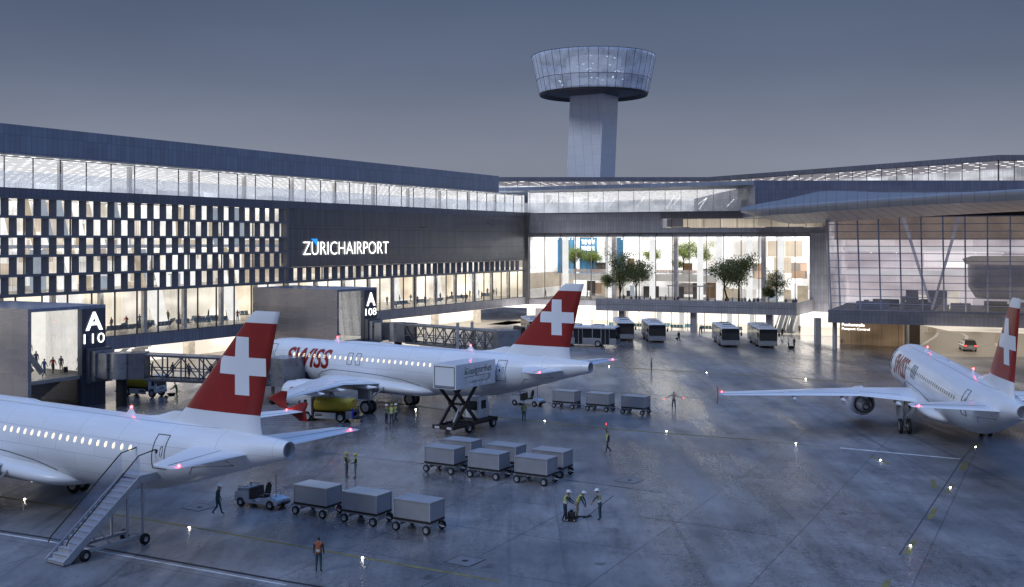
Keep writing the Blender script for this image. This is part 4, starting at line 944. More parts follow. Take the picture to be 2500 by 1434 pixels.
        # tailplane
        q = MB(); q.loft([foil(le, te, h, lambda x, k, y=y, z=z: (X0 - x, side * y, z + k)) for y, le, te, h, z in ((.3, 31.5, 35.5, .2, 4.85), (1.0, 31.9, 35.5, .19, 4.9), (5.9, 34.9, 36.6, .07, 5.22), (6.22, 35.5, 36.65, .03, 5.25))]); hs = q.build('tailplane', m_white, t)
        q = MB(); q.ball((X0 - 36.4, side * 5.75, 5.3), .065); q.build('beacon', m_beam, t)
        q = MB(); q.bar((X0 - 34.3, side * 1.3, 5.06), (X0 - 35.9, side * 5.9, 5.29), .015); q.build('hinge_line', m_line, hs)
        # engines
        e = MB(); cy_, cz_ = side * 5.75, 1.72
        e.loft([circ((X0 - xa, cy_, cz_ + dz), r, 26) for xa, r, dz in ((11.55, .84, 0), (11.1, .86, 0), (10.95, .95, 0), (11.1, 1.04, 0), (11.9, 1.14, 0), (13.0, 1.13, .02), (14.1, 1.0, .04), (14.75, .84, .06), (14.72, .78, .06), (14.3, .74, .06))], 0, False, False)
        en = e.build('engine', m_white, t)
        e = MB(); e.loft([circ((X0 - xa, cy_, cz_ + .06), r, 22) for xa, r in ((14.2, .72), (14.9, .62), (15.5, .46), (15.9, .3))], 0, True, False); e.loft([circ((X0 - xa, cy_, cz_ + .06), r, 16) for xa, r in ((15.85, .24), (15.9, .16), (16.25, .1))], 0, True, True); e.build('exhaust_cone', m_exh, en)
        e = MB(); e.loft([circ((X0 - xa, cy_, cz_ + .06), r, 20) for xa, r in ((14.68, .8), (14.3, .75))], 0, False, True); e.cyl((X0 - 11.6, cy_, cz_), (1, 0, 0), .83, .06, 22); e.build('engine_duct', m_line, en)
        e = MB(); e.loft([[(X0 - a, cy_ - b, c_) for a, b, c_ in ((xa, -w, zt_), (xa, w, zt_), (xa, w, zb_), (xa, -w, zb_))] for xa, w, zt_, zb_ in ((11.9, .05, 2.9, 2.75), (12.6, .17, 3.0, 2.6), (14.6, .17, 3.0, 2.4), (16.3, .05, 2.9, 2.5))], 0, True, True, False); e.build('engine_pylon', m_white, en)
        lettering('lettering', 'SWISS', lambda x, y: (X0 - (12.0 + 1.75 * x), cy_ + side * 1.15 * math.cos(.05 + .55 * y), cz_ + 1.15 * math.sin(.05 + .55 * y)) if side > 0 else (X0 - (13.75 - 1.75 * x), cy_ - 1.15 * math.cos(.05 + .55 * y), cz_ + 1.15 * math.sin(.05 + .55 * y)), m_red, en, .02, 4, .25)
        # main gear
        mg = MB(); mg.tube([(0, side * 3.05, .6), (0.05, side * 3.0, 2.6)], .12, 10); mg.bar((-.1, side * 3.05, 1.2), (-1.2, side * 2.4, 2.4), .1); mg.bar((.1, side * 3.05, 1.0), (0, side * 2.0, 2.2), .09); mg.cyl((0, side * 3.05, .6), (0, 1, 0), .08, .9, 8); gear = mg.build('main_gear', m_lgrey, t)
        mg = MB(); mg.box(-.75, .75, side * 3.52 - .03, side * 3.52 + .03, 1.3, 2.55); mg.build('gear_door', m_grey, gear)
        for dy in (-.33, .33): wheel('wheel', gear, (0, side * 3.05 + dy, .6), .6, .38)
    ng = MB(); ng.tube([(X0 - 5.07, 0, .4), (X0 - 4.9, 0, 2.4)], .09, 10); ng.cyl((X0 - 5.07, 0, .4), (0, 1, 0), .06, .55, 8); ng.bar((X0 - 5.0, 0, 1.2), (X0 - 4.0, 0, 2.2), .08); gear = ng.build('nose_gear', m_lgrey, t)
    for dy in (-.24, .24): wheel('wheel', gear, (X0 - 5.07, dy, .4), .4, .25)
    # aerials, beacons, roof bump
    for xa, h in ((11.5, .32), (26.2, .36)):
        q = MB(); q.loft([foil(xa - .55, xa + .55, .2, lambda x, k, z=5.9: (X0 - x, k, z)), foil(xa - .2, xa + .3, .1, lambda x, k, z=6.1: (X0 - x, k, z)), foil(xa - .05, xa + .15, .04, lambda x, k, z=5.97 + h: (X0 - x, k, z))]); q.build('aerial', m_white, t)
        q = MB(); q.ball((X0 - xa - .05, 0, 6.0 + h), .075); q.build('beacon', m_beam, t)
    q = MB(); q.loft([circ((X0 - xa, 0, 5.9), w, 14, 'x', h / w) for xa, w, h in ((12.5, .1, .06), (13.4, .45, .16), (17.5, .5, .17), (18.8, .1, .06))]); q.build('aerial_fairing', m_white, t)
    # lettering on the side, wrapped round the body
    lettering('lettering', 'SWISS', lambda x, y: skin_th(6.9 + 5.5 * x, -.2 + .92 * y, .014), m_red, fu, .025, 14, .28)
    # doors
    def door(xa, z0, z1, w, hatch=True):
        d = MB(); n_ = 8; L_ = [skin(xa - w / 2, z0 + (z1 - z0) * i / n_, .016) for i in range(n_ + 1)]; R_ = [skin(xa + w / 2, z0 + (z1 - z0) * i / n_, .016) for i in range(n_ + 1)]
        d.tube(L_, .02, 4); d.tube(R_, .02, 4); d.tube([L_[-1], R_[-1]], .02, 4); d.tube([L_[0], R_[0]], .02, 4)
        o = d.build('door', m_line, t)
        if hatch:
            d = MB(); zz = z0 + (z1 - z0) * .52; d.tube([skin(xa + w * .25, zz + .28, .016), skin(xa + w * .32, zz, .016), skin(xa + w * .25, zz - .28, .016), skin(xa + w * .12, zz - .2, .016), skin(xa + w * .12, zz + .2, .016), skin(xa + w * .25, zz + .28, .016)], .014, 4); d.build('handle', m_line, o)
            d = MB(); d.quad(skin(xa - w * .22, zz - .1), skin(xa - w * .06, zz - .1), skin(xa - w * .06, zz + .1), skin(xa - w * .22, zz + .1)); d.build('pane', m_black, o)
    door(5.0, 3.55, 5.4, .85); door(30.3, 3.75, 5.42, .8); door(14.6, 4.1, 5.1, .52, False); door(15.55, 4.1, 5.1, .52, False)
    q = MB(); pts = [skin(xa, z, .014) for xa, z in ((32.3, 4.0), (34.6, 4.25))]; q.tube(pts + [skin(34.3, 4.5, .014)], .014, 4); q.tube([skin(31.9, 3.55, .014), skin(32.3, 4.0, .014)], .014, 4); q.build('panel_line', m_line, fu)
    # flight deck panes
    for a, b in ((1.45, 2.05), (2.1, 2.75), (2.8, 3.35)):
        for s_ in (1, -1):
            q = MB(); P_ = [skin(a, 4.15, .01), skin(b, 4.2, .01), skin(b - .05, 4.72 if b < 3 else 4.8, .01), skin(a + .12, 4.55 if a < 2 else 4.75, .01)]; q.quad(*[(p.x, s_ * p.y, p.z) for p in P_]); q.build('cockpit_window', m_black, t)
    # cabin windows, each its own part
    w0 = None; wins = []
    for i in range(34):
        xa = 7.9 + i * .62
        if xa > 28.9: break
        p = skin(xa, 4.62, .014)
        if w0 is None:
            q = MB(); k = 10; base = [(.095 * math.cos(2 * math.pi * j / k), .155 * math.sin(2 * math.pi * j / k)) for j in range(k)]
            pr = [skin(10 + a, 4.62 + b, .016) for a, b in base]; q.add([Vector((v_.x - (X0 - 10), v_.y - skin(10, 4.62, 0).y, v_.z - 4.62)) for v_ in pr], [tuple(range(k))]); w0 = q.build('cabin_window', m_win, t, fix=False); o = w0
        else:
            o = w0.copy(); COL.objects.link(o); o.parent = t
        zc, hh, hw = fus(xa); o.location = (X0 - xa, skin(xa, 4.62, 0).y, 4.62); wins.append(o)
    return t
def wheel(name, parent, c, r, rr_, w=.22, axis=(0, 1, 0)):
    q = MB(); k = 20; ax = Vector(axis).normalized(); c = Vector(c)
    a = Vector((0, 0, 1)); b = ax.cross(a)
    def rg(off, rad): return [c + ax * off + (a * math.cos(2 * math.pi * i / k) + b * math.sin(2 * math.pi * i / k)) * rad for i in range(k)]
    q.loft([rg(-w / 2, rr_), rg(-w / 2, r * .93), rg(-w * .36, r), rg(w * .36, r), rg(w / 2, r * .93), rg(w / 2, rr_)], 0, False, False)
    o = q.build(name, m_tyre, parent)
    q = MB(); q.loft([rg(-w * .46, rr_ * 1.02), rg(-w * .4, rr_ * .6), rg(-w * .3, rr_ * .2)], 0, False, True); q.loft([rg(w * .46, rr_ * 1.02), rg(w * .4, rr_ * .6), rg(w * .5, rr_ * .25)], 0, False, True); q.build('rim', m_rim, o)
    return o
pl = make_plane()
pl['label'] = 'white airliner nearest the camera, with stairs at its rear door'; pl['group'] = 'white airliners with red cross fins'
def setp(o, x, y, deg, L): o.location = (x, y, 0); o.rotation_euler = (0, 0, R(deg)); o.scale = (L, 1, 1)
p2 = dup(pl, 'white airliner in the middle with a jet bridge at its nose', (0, 0, 0), 0)
p3 = dup(pl, 'white airliner at the right edge seen from behind with unlit cabin windows', (0, 0, 0), 0)
setp(pl, -28.4, 65.55, 146.64, 1.06); setp(p2, -11.13, 101.43, 145.55, 1.072); setp(p3, 34.51, 88.19, 79.81, 1.146)
dkw = None
for ch in p3.children:
    if ch.name.startswith('cabin_window'):
        if dkw is None: dkw = ch.data.copy(); dkw.materials[0] = m_black
        ch.data = dkw

# ------------------------------------------------------------------ baggage dollies; local x along, y across
def make_dolly():
    t = thing('baggage_dolly', 'x', 'baggage dolly')
    L, Wd, zb, zt = 2.36, 1.42, .68, 1.66
    q = MB(); q.box(-L / 2 + .03, L / 2 - .03, -Wd / 2 + .03, Wd / 2 - .03, zb, zt - .02, 0, .01); q.build('container', m_alu, t)
    for x in (-L / 2, L / 2 - .06):
        for y in (-Wd / 2, Wd / 2 - .06): q = MB(); q.box(x, x + .06, y, y + .06, zb, zt); q.build('corner_post', m_lgrey, t)
    q = MB(); q.box(-L / 2 - .01, L / 2 + .01, -Wd / 2 - .01, Wd / 2 + .01, zt - .03, zt + .02); q.build('lid', m_alu, t)
    q = MB(); q.box(-L / 2, L / 2, -Wd / 2 - .01, Wd / 2 + .01, zb - .1, zb - .005); q.build('deck', m_dark, t)
    q = MB()
    for y in (-.62, .58): q.box(-L / 2 - .05, L / 2 + .05, y, y + .05, .48, .56)
    for x in (-.98, .98): q.cyl((x, 0, .24), (0, 1, 0), .035, 1.6, 8); q.box(x - .04, x + .04, -.3, .3, .24, .58)
    q.tube([(-L / 2, 0, .42), (-L / 2 - .5, 0, .34)], .03, 6); q.tube([(L / 2, 0, .42), (L / 2 + .45, 0, .36)], .03, 6); q.build('chassis', m_lgrey, t)
    q = MB(); q.tube([(-L / 2 - .45, .1, .36), (-L / 2 - .75, 0, .3)], .025, 6); q.build('drawbar', m_dark, t)
    for x in (-.98, .98):
        for y in (-.74, .74): wheel('wheel', t, (x, y, .24), .24, .145, .15)
    return t
DOL = [((-12.0 + 1.0, 0), None)]
def dpos(u, v, ang):  # photo foot of the near left wheel -> middle of the dolly
    p = g(u, v); c, s = math.cos(ang), math.sin(ang)
    return Vector((p.x + .98 * c - .74 * s, p.y + .98 * s + .74 * c, 0))
aD = R(-30)
rows = [((722, 1256), 'with bright lid, first behind the nearest baggage tug'), ((841, 1275), 'with bright lid, second behind the nearest baggage tug'), ((967, 1295), 'last of the train behind the nearest baggage tug'),
        ((1041, 1152), 'left end of the front row of the parked block of six'), ((1148, 1166), 'middle of the front row of the parked block of six'), ((1262, 1179), 'right end of the front row of the parked block of six'),
        ((1085, 1132), 'left end of the back row of the parked block of six'), ((1191, 1146), 'middle of the back row of the parked block of six'), ((1303, 1160), 'right end of the back row of the parked block of six'),
        ((1351, 996), 'first behind the far baggage tug'), ((1433, 1003), 'second behind the far baggage tug'), ((1519, 1011), 'last of the train behind the far baggage tug')]
d0 = None; aD2 = R(-30)
for i, ((u, v), w) in enumerate(rows):
    an = aD2 if i > 8 else aD
    p = dpos(u, v, an)
    if d0 is None: d0 = make_dolly(); d0.location = p; d0.rotation_euler = (0, 0, an); o = d0
    else: o = dup(d0, 'x', p, an)
    if i > 8: o.scale = (.96, .96, .96)
    o['label'] = 'grey box baggage dolly, ' + w; o['group'] = 'grey baggage dollies'
m_lid = mat('bright_lid', (.62, .58, .54), .35, .2, .05, 1)
for o in list(d0.children):
    if o.name.startswith('lid'): o.data = o.data.copy(); o.data.materials[0] = m_lid; dl = o.data
for o in bpy.data.objects:
    if o.parent and o.name.startswith('lid') and o.parent.get('label', '').startswith('grey box baggage dolly, with bright lid, second'): o.data = dl

# ------------------------------------------------------------------ baggage tugs; local front at -x
def make_tug():
    t = thing('baggage_tug', 'x', 'baggage tug')
    q = MB(); q.profile([(-1.55, .3), (-1.55, .78), (-1.48, .86), (-.55, .9), (-.5, .45), (.3, .45), (.4, .62), (.9, .66), (1.5, .5), (1.5, .28), (-.4, .26)], -.62, .62); q.build('body', m_lgrey, t)
    q = MB(); q.profile([(-1.38, .87), (-1.3, 1.06), (-.62, 1.1), (-.58, .9)], -.56, .56); q.build('hood', m_grey, t)
    q = MB(); q.tube([(-1.42, -.5, .86), (-1.36, -.5, 1.14), (-.6, -.5, 1.18)], .02, 6); q.tube([(-1.42, .5, .86), (-1.36, .5, 1.14), (-.6, .5, 1.18)], .02, 6); q.tube([(-.85, 0, 1.1), (-.85, 0, 1.28)], .035, 8); q.build('hood_rail', m_dark, t)
    q = MB(); q.profile([(-.54, .5), (-.5, 1.08), (-.36, 1.12), (-.28, .5)], -.55, .55); q.build('dashboard', m_brown, t)
    q = MB(); pts = [(-.05 + .08 * math.cos(2 * math.pi * i / 14), -.25 + .17 * math.sin(2 * math.pi * i / 14), 1.12 + .15 * math.cos(2 * math.pi * i / 14)) for i in range(15)]; q.tube(pts, .018, 6); q.tube([(-.36, -.25, .98), (-.05, -.25, 1.12)], .02, 6); q.build('steering_wheel', m_dark, t)
    s = MB(); s.box(.12, .55, -.5, .0, .6, .74, 0, .03); st_ = s.build('seat', m_brown, t)
    s = MB(); s.profile([(.45, .72), (.62, 1.38), (.72, 1.36), (.6, .72)], -.46, -.04); s.profile([(.6, 1.38), (.63, 1.5), (.72, 1.5), (.7, 1.38)], -.36, -.14); s.build('backrest', m_brown, t)
    q = MB(); q.tube([(.5, -.52, .7), (.55, -.55, .9), (1.0, -.55, .9), (1.02, -.55, .66)], .018, 6); q.tube([(.95, .45, .66), (1.0, .4, .95), (1.0, -.3, .95), (.95, -.5, .66)], .018, 6); q.build('hand_rail', m_grey, t)
    q = MB(); q.tube([(1.05, -.1, .6), (1.05, -.1, 1.85)], .02, 6); q.box(1.02, 1.08, -.13, -.07, 1.85, 1.93); q.build('beacon_mast', m_dark, t)
    q = MB(); q.add([(.98, -.5, .69), (1.45, -.5, .55), (1.45, .5, .55), (.98, .5, .69)], [(0, 1, 2, 3)]); q.build('rear_deck', mat('tug_deck', (.3, .42, .55), .3), t)
    q = MB(); q.box(1.5, 1.72, -.2, .2, .3, .42); q.box(1.5, 1.58, -.58, .58, .28, .36); q.box(-1.6, -1.54, -.55, .55, .34, .44); q.build('bumper', m_dark, t)
    q = MB(); q.box(-.2, -.05, -.635, -.62, .4, .46); q.box(.98, 1.1, -.635, -.62, .3, .5); q.build('side_step', m_dark, t)
    for x in (-1.12, 1.0):
        for y in (-.55, .55): wheel('wheel', t, (x, y, .27), .27, .13, .2)
    return t
def mid2(a, b): return (g(*a) + g(*b)) / 2
tug = make_tug(); tug.location = g(628, 1241) + Vector((.2, .5, 0)); tug.rotation_euler = (0, 0, aD + R(4)); tug['label'] = 'grey open baggage tug nearest the camera, pulling three dollies'; tug['group'] = 'open baggage tugs'
t2 = dup(tug, 'grey open baggage tug beyond the scissor lift truck, pulling three dollies', g(1285, 991.5) + Vector((.17, .5, 0)), aD2, 'open baggage tugs')

# ------------------------------------------------------------------ tank trucks; front at -x
def make_tank():
    t = thing('tank_truck', 'x', 'tank truck')
    q = MB(); q.profile([(-2.55, .5), (-2.55, 1.05), (-2.42, 2.02), (-2.3, 2.08), (-1.62, 2.08), (-1.6, .5), (-1.7, .5), (-1.75, .78), (-2.0, .88), (-2.28, .78), (-2.32, .5)], -.82, .82); cab = q.build('cab', m_whitedull, t)
    q = MB(); q.add([(-2.552, -.7, 1.12), (-2.552, .7, 1.12), (-2.44, .7, 1.92), (-2.44, -.7, 1.92)], [(0, 1, 2, 3)]); q.build('windscreen', m_black, cab)
    for s in (-1, 1):
        q = MB(); q.add([(-2.35, s * .823, 1.2), (-1.98, s * .823, 1.1), (-1.98, s * .823, 1.85), (-2.28, s * .823, 1.85)], [(0, 1, 2, 3)]); q.build('side_window', m_black, cab)
        q = MB(); q.bar((-2.5, s * .85, 1.8), (-2.62, s * 1.0, 1.75), .03); q.box(-2.66, -2.58, s * 1.0 - .06, s * 1.0 + .06, 1.4, 1.78); q.build('mirror', m_dark, cab)
        q = MB(); q.box(-2.58, -2.552, s * .6 - .14, s * .6 + .14, .7, .84); q.build('headlight', m_rim, cab)
    q = MB(); q.box(-2.6, -2.5, -.8, .8, .42, .6); q.box(-2.575, -2.552, -.35, .35, .72, 1.0); q.build('bumper', m_grey, cab)
    q = MB(); rings = []
    for x, f in ((-1.45, .8), (-1.35, .97), (-1.2, 1), (1.6, 1), (1.85, .93), (2.0, .78)):
        rings.append([(x, .84 * f * math.copysign(abs(math.cos(2 * math.pi * i / 24)) ** .62, math.cos(2 * math.pi * i / 24)), 1.43 + .6 * f * math.copysign(abs(math.sin(2 * math.pi * i / 24)) ** .75, math.sin(2 * math.pi * i / 24))) for i in range(24)])
    q.loft(rings); q.build('tank', m_yel, t)
    q = MB(); q.box(-1.2, 1.7, -.2, .2, 2.02, 2.08); q.box(-1.0, 1.4, .05, .25, 2.08, 2.12); q.build('walkway', m_lgrey, t)
    q = MB(); q.box(-2.0, 2.1, -.45, .45, .5, .82); q.build('chassis', m_brown, t)
    for s in (-1, 1):
        q = MB(); q.box(-1.3, .65, s * .82 - .06, s * .82 + .06, .3, .8); o = q.build('side_box', m_lgrey, t)
        q = MB()
        for z in (.5, .63): q.box(-1.2, -.55, s * .885 - .01, s * .885 + .01, z, z + .08)
        q.build('side_vent', m_dark, o)
        for x in (-2.0, 1.05): wheel('wheel', t, (x, s * .7, .4), .4, .24, .26)
    q = MB(); q.box(1.55, 2.1, -.85, .85, .35, .95); q.build('rear_locker', m_grey, t)
    q = MB(); q.tube([(2.05, -.55, .35), (2.05, -.55, 1.15)], .13, 10); q.build('blue_bottle', m_blue, t)
    q = MB()
    for i in range(5): q.tube([(1.65 + i * .1, -.9, .35), (1.65 + i * .1, -.9, .98)], .045, 8)
    q.build('gas_tube', m_lgrey, t)
    q = MB(); q.tube([(2.1, -.1, .95), (2.35, -.2, 1.15), (2.5, -.2, .5)], .05, 8); q.tube([(2.1, .25, 1.2), (2.3, .2, 1.3), (2.42, .1, .6)], .05, 8); q.box(2.1, 2.7, -.6, .6, .3, .4); q.build('hose_rack', m_dark, t)
    return t
tk = make_tank(); tk.location = g(800, 1030) + Vector((.3, .6, 0)); tk.rotation_euler = (0, 0, R(-14)); tk['label'] = 'yellow tank truck with white cab beside the red winglet of the middle airliner'; tk['group'] = 'yellow tank trucks'
dup(tk, 'yellow tank truck with white cab parked behind the A 110 bridge column', g(343, 966), R(159), 'yellow tank trucks')

# ------------------------------------------------------------------ catering scissor-lift truck; local x toward the airliner
ct = thing('catering_truck', 'white box scissor lift truck lettered Gategourmet raised to the middle airliner', 'catering truck', (-3.75, 88.4, 0), R(57))
# body box: near corner at local (0, 0)
bx = Vector((-4.44, 87.5, 0)) - Vector((-3.75, 88.4, 0)); ca, sa_ = math.cos(R(-57)), math.sin(R(-57)); lx, ly = bx.x * ca - bx.y * sa_, bx.x * sa_ + bx.y * ca
q = MB(); q.box(lx, lx + 5.6, ly, ly + 2.25, 3.62, 5.6, 0, .03); bo = q.build('box_body', m_white, ct)
q = MB(); y_ = ly - .012
for a, b in (((lx + .95, 3.75), (lx + 5.0, 5.35)),): q.add([(a[0], y_, a[1]), (b[0], y_, a[1]), (b[0], y_, b[1]), (a[0], y_, b[1])], [(0, 1, 2, 3)])
q.build('side_panel', mat('panel_white', (.8, .8, .82), .3), bo)
lettering('lettering', 'Gate', lambda x, y: (lx + 1.25 + 1.35 * x + .0 * y, y_ - .012, 4.72 + .5 * y), mat('letter_green', (.06, .25, .03), .5), bo, .0, 0, 0)
lettering('lettering', 'gourmet', lambda x, y: (lx + 2.62 + 2.35 * x, y_ - .012, 4.57 + .62 * y), m_line, bo, .0)
lettering('lettering', 'a gategroup member', lambda x, y: (lx + 1.9 + 2.6 * x, y_ - .012, 3.95 + .24 * y), m_grey, bo)
q = MB(); q.box(lx + 1.0, lx + 4.9, y_ - .014, y_ - .008, 4.5, 4.53)
for i in range(3): q.box(lx + 1.05 + i * .08, lx + 1.5, y_ - .014, y_ - .008, 4.76 + i * .09, 4.79 + i * .09)
for i in range(8): a = 2 * math.pi * i / 8; q.box(lx + 4.65 + .13 * math.cos(a) - .035, lx + 4.65 + .13 * math.cos(a) + .035, y_ - .014, y_ - .008, 4.27 + .13 * math.sin(a) - .035, 4.27 + .13 * math.sin(a) + .035)
q.build('emblem', m_line, bo)
q = MB(); X_ = lx - .012
for a, b in (((ly + .15, 3.72), (ly + 2.1, 3.72)), ((ly + 2.1, 3.72), (ly + 2.1, 5.4)), ((ly + 2.1, 5.4), (ly + .15, 5.4)), ((ly + .15, 5.4), (ly + .15, 3.72))): q.bar((X_, *a), (X_, *b), .035)
q.build('shutter_frame', m_line, bo)
q = MB(); q.box(X_ - .01, X_, ly + .17, ly + 2.08, 3.74, 3.9); q.build('shutter_sill', m_grey, bo)
q = MB(); q.box(lx + 5.6, lx + 6.7, ly + .1, ly + 2.1, 3.6, 3.7)
for y in (ly + .1, ly + 2.1):
    for z in (4.1, 4.6): q.bar((lx + 5.6, y, z), (lx + 6.7, y, z), .035)
    for x in (lx + 6.1, lx + 6.7): q.bar((x, y, 3.65), (x, y, 4.6), .035)
q.bar((lx + 5.6, ly + .1, 4.4), (lx + 6.6, ly + .1, 3.7), .035); q.build('front_platform', m_lgrey, ct)
q = MB(); dk0 = lx - .25
q.box(dk0, lx + 5.8, ly + .0, ly + .14, .5, .72); q.box(dk0, lx + 5.8, ly + 2.0, ly + 2.14, .5, .72); q.box(dk0, dk0 + .12, ly, ly + 2.14, .45, .78)
q.box(dk0 + .12, lx + 5.8, ly + .75, ly + .95, .52, .66); q.box(dk0 + .12, lx + 5.8, ly + 1.25, ly + 1.45, .52, .66); q.box(lx + 5.6, lx + 5.9, ly - .05, ly + 2.2, .45, .78)
q.box(lx + 2.9, lx + 5.8, ly + .1, ly + 2.04, .66, .72); q.build('chassis', m_brown, ct)
for i, yy in enumerate((ly + .25, ly + 1.45)):
    q = MB(); q.box(dk0 - .012, dk0, yy, yy + .45, .5, .68); q.build('number_plate', m_whitedull, ct)
q = MB()
for y in (ly + .35, ly + 1.75):
    q.bar((lx + .2, y, .68), (lx + 3.3, y, 3.62), .14, .26); q.bar((lx + 3.6, y + .16, .68), (lx + .5, y + .16, 3.62), .14, .26)
q.cyl((lx + 1.95, ly + 1.2, 2.2), (0, 1, 0), .09, 1.9, 10); q.build('scissor_arm', m_brown, ct)
q = MB(); q.bar((lx + 1.2, ly + 1.1, .8), (lx + 2.4, ly + 1.1, 2.4), .1); q.build('ram', m_metal, ct)
q = MB(); q.profile([(lx + 4.3, .75), (lx + 4.3, 2.45), (lx + 5.5, 2.45), (lx + 5.85, 1.5), (lx + 5.85, .75)], ly + .75, ly + 2.1); cb = q.build('cab', m_whitedull, ct)
q = MB(); q.box(lx + 4.28, lx + 4.3, ly + .95, ly + 1.9, 1.4, 2.15); q.build('rear_window', m_black, cb)
q = MB(); q.box(lx + 4.6, lx + 5.3, ly + .73, ly + .75, 1.5, 2.2); q.build('side_window', m_black, cb)
for x in (lx + 1.75, lx + 5.2):
    for y in (ly + .0, ly + 2.1): wheel('wheel', ct, (x, y, .38), .38, .2, .26)

# ------------------------------------------------------------------ passenger stairs
stp = g(134, 1379); dS = Vector((.555, .832, 0)); ss = thing('passenger_stairs', 'grey mobile passenger stairs with dark handrails at the nearest airliner', 'passenger stairs', stp, R(58))
q = MB(); N = 15; run, rise = 4.4, 3.3
for i in range(N): q.box(i * run / N, i * run / N + run / N + .04, -.62, .62, .12 + i * rise / N, .2 + i * rise / N); q.box(i * run / N, i * run / N + .02, -.62, .62, max(.05, -.1 + i * rise / N), .16 + i * rise / N)
q.build('steps', m_lgrey, ss)
q = MB()
for y in (-.66, .66): q.profile([(-.05, .05), (-.05, .2), (run, rise + .22), (run, rise - .22), (.35, .05)], y - .03, y + .03)
q.build('stringer', m_lgrey, ss)
q = MB(); q.box(run, run + 1.3, -.7, .7, rise + .06, rise + .22); q.box(run, run + 1.3, -.72, -.66, rise - .16, rise + .06); q.box(run, run + 1.3, .66, .72, rise - .16, rise + .06); q.build('platform', m_lgrey, ss)
for y in (-.68, .68):
    q = MB(); q.tube([(.12, y, .95), (.25, y, 1.18), (run - .05, y, rise + 1.25), (run + 1.0, y, rise + 1.4), (run + 1.12, y, rise + 1.28)], .035, 8); q.build('handrail', m_dark, ss)
    q = MB(); q.quad((.3, y, .35), (run, y, rise + .3), (run, y, rise + 1.2), (.3, y, 1.1)); q.build('side_screen', glassm('stair_screen' + str(y > 0), (.8, .83, .9), 1, .12, (.4, .45, .6)), ss)
q = MB()
for y in (-.6, .6):
    q.bar((3.7, y, .45), (3.7, y, 2.6), .1); q.bar((run + .25, y, .45), (run + .25, y, rise + .1), .1); q.bar((1.0, y, .4), (run + .4, y, .45), .14)
    q.bar((1.9, y, 1.4), (2.7, y, .45), .07)
q.bar((run + .3, -.7, .42), (run + .3, .7, .42), .12); q.bar((1.1, -.7, .4), (1.1, .7, .4), .12); q.build('undercarriage', m_lgrey, ss)
for x in (1.1, run + .25):
    for y in (-.78, .78): wheel('wheel', ss, (x, y, .28), .28, .13, .18)

# ------------------------------------------------------------------ buses; front at -y
m_busd = mat('bus_dark_lower', (.27, .28, .31), .4, .1, .1, 1)
def make_bus():
    t = thing('apron_bus', 'x', 'bus'); Wb, L, h = 1.28, 10.0, 2.85
    q = MB(); q.box(-Wb, Wb, 0, L, .35, 1.25, 0, .05); q.build('lower_body', m_busd, t)
    q = MB(); q.box(-Wb, Wb, .03, L, 1.25, 2.5); q.build('window_band', m_black, t)
    q = MB(); q.box(-Wb, Wb, .08, L, 2.5, h, 0, .1); q.build('roof', m_whitedull, t)
    q = MB(); q.add([(-1.2, -.03, 1.1), (1.2, -.03, 1.1), (1.2, .05, 2.45), (-1.2, .05, 2.45)], [(0, 1, 2, 3)]); q.box(-1.22, 1.22, -.02, .06, 2.45, 2.72); q.build('windscreen', m_black, t)
    for y0, y1, a_ in ((2.2, 3.9, .2), (5.6, 7.8, .24)):
        q = MB(); q.box(-1.0, 1.0, y0, y1, h, h + a_, 0, .08); ru = q.build('roof_unit', m_whitedull, t)
        q = MB(); q.box(-.7, .7, y0 + .3, y1 - .3, h + a_, h + a_ + .015); q.build('roof_grille', m_dark, ru)
    q = MB()
    for x in (-Wb - .012, Wb):
        for y in (1.0, 2.2, 3.5, 5.0, 6.4, 7.8, 9.1): q.box(x, x + .012, y, y + .08, 1.2, 2.5)
    q.build('window_post', m_lgrey, t)
    for s in (-1, 1):
        for y in (1.05, 5.05):
            q = MB(); x = s * (Wb + .008); q.box(min(x, x + s * .015), max(x, x + s * .015), y, y + 1.15, .42, 2.45); q.build('door', m_black, t)
            q = MB(); q.box(min(x, x + s * .03), max(x, x + s * .03), y + .55, y + .6, .42, 2.45); q.build('door_frame', m_lgrey, t)
        for y in (2.75, 7.3): wheel('wheel', t, (s * (Wb - .1), y, .48), .48, .28, .28, (1, 0, 0))
        q = MB(); q.tube([(s * 1.25, .1, 2.5), (s * 1.5, -.1, 2.45), (s * 1.5, -.1, 2.2)], .03, 6); q.box(s * 1.5 - .12, s * 1.5 + .12, -.16, -.02, 1.7, 2.2, 0, .03); q.build('mirror', m_dark, t)
        q = MB(); q.box(s * .95 - .2, s * .95 + .2, -.012, .02, .6, .78); q.build('headlight', m_rim, t)
    q = MB(); q.box(-1.2, 1.2, -.03, .03, .36, .5); q.box(-.28, .28, -.045, -.03, .52, .6); q.build('bumper', m_grey, t)
    return t
bus = make_bus()
bus.scale = (1, 1.2, 1)
BUS = [((1593, 838), R(178.8), 'second grey bus from the left facing the camera, beside the man with a briefcase'), ((1516, 833), R(178), 'grey bus facing the camera, half hidden behind the side-on bus'), ((1772, 849), R(176.5), 'grey bus facing the camera, just under the terrace trees'), ((1864, 851), R(176.2), 'grey bus facing the camera at the right end of the bus row'), ((1300, 828), R(186), 'grey bus mostly hidden behind the fin of the middle airliner')]
for i, ((u, v), a, lab) in enumerate(BUS):
    a -= R(180)
    if i == 0: o = bus; o.location = g(u + 12, v); o.rotation_euler = (0, 0, a); o['label'] = lab; o['group'] = 'apron buses at the bus gates'
    else: o = dup(bus, lab, g(u + 12, v), a)
o = dup(bus, 'apron bus seen side-on behind the middle airliner fin', g(1517, 850) + Vector((-.3, 1.6, 0)), R(104 - 180) + R(180))
o.rotation_euler = (0, 0, R(72))
o.scale = (1.05, 1.0, 1.05)
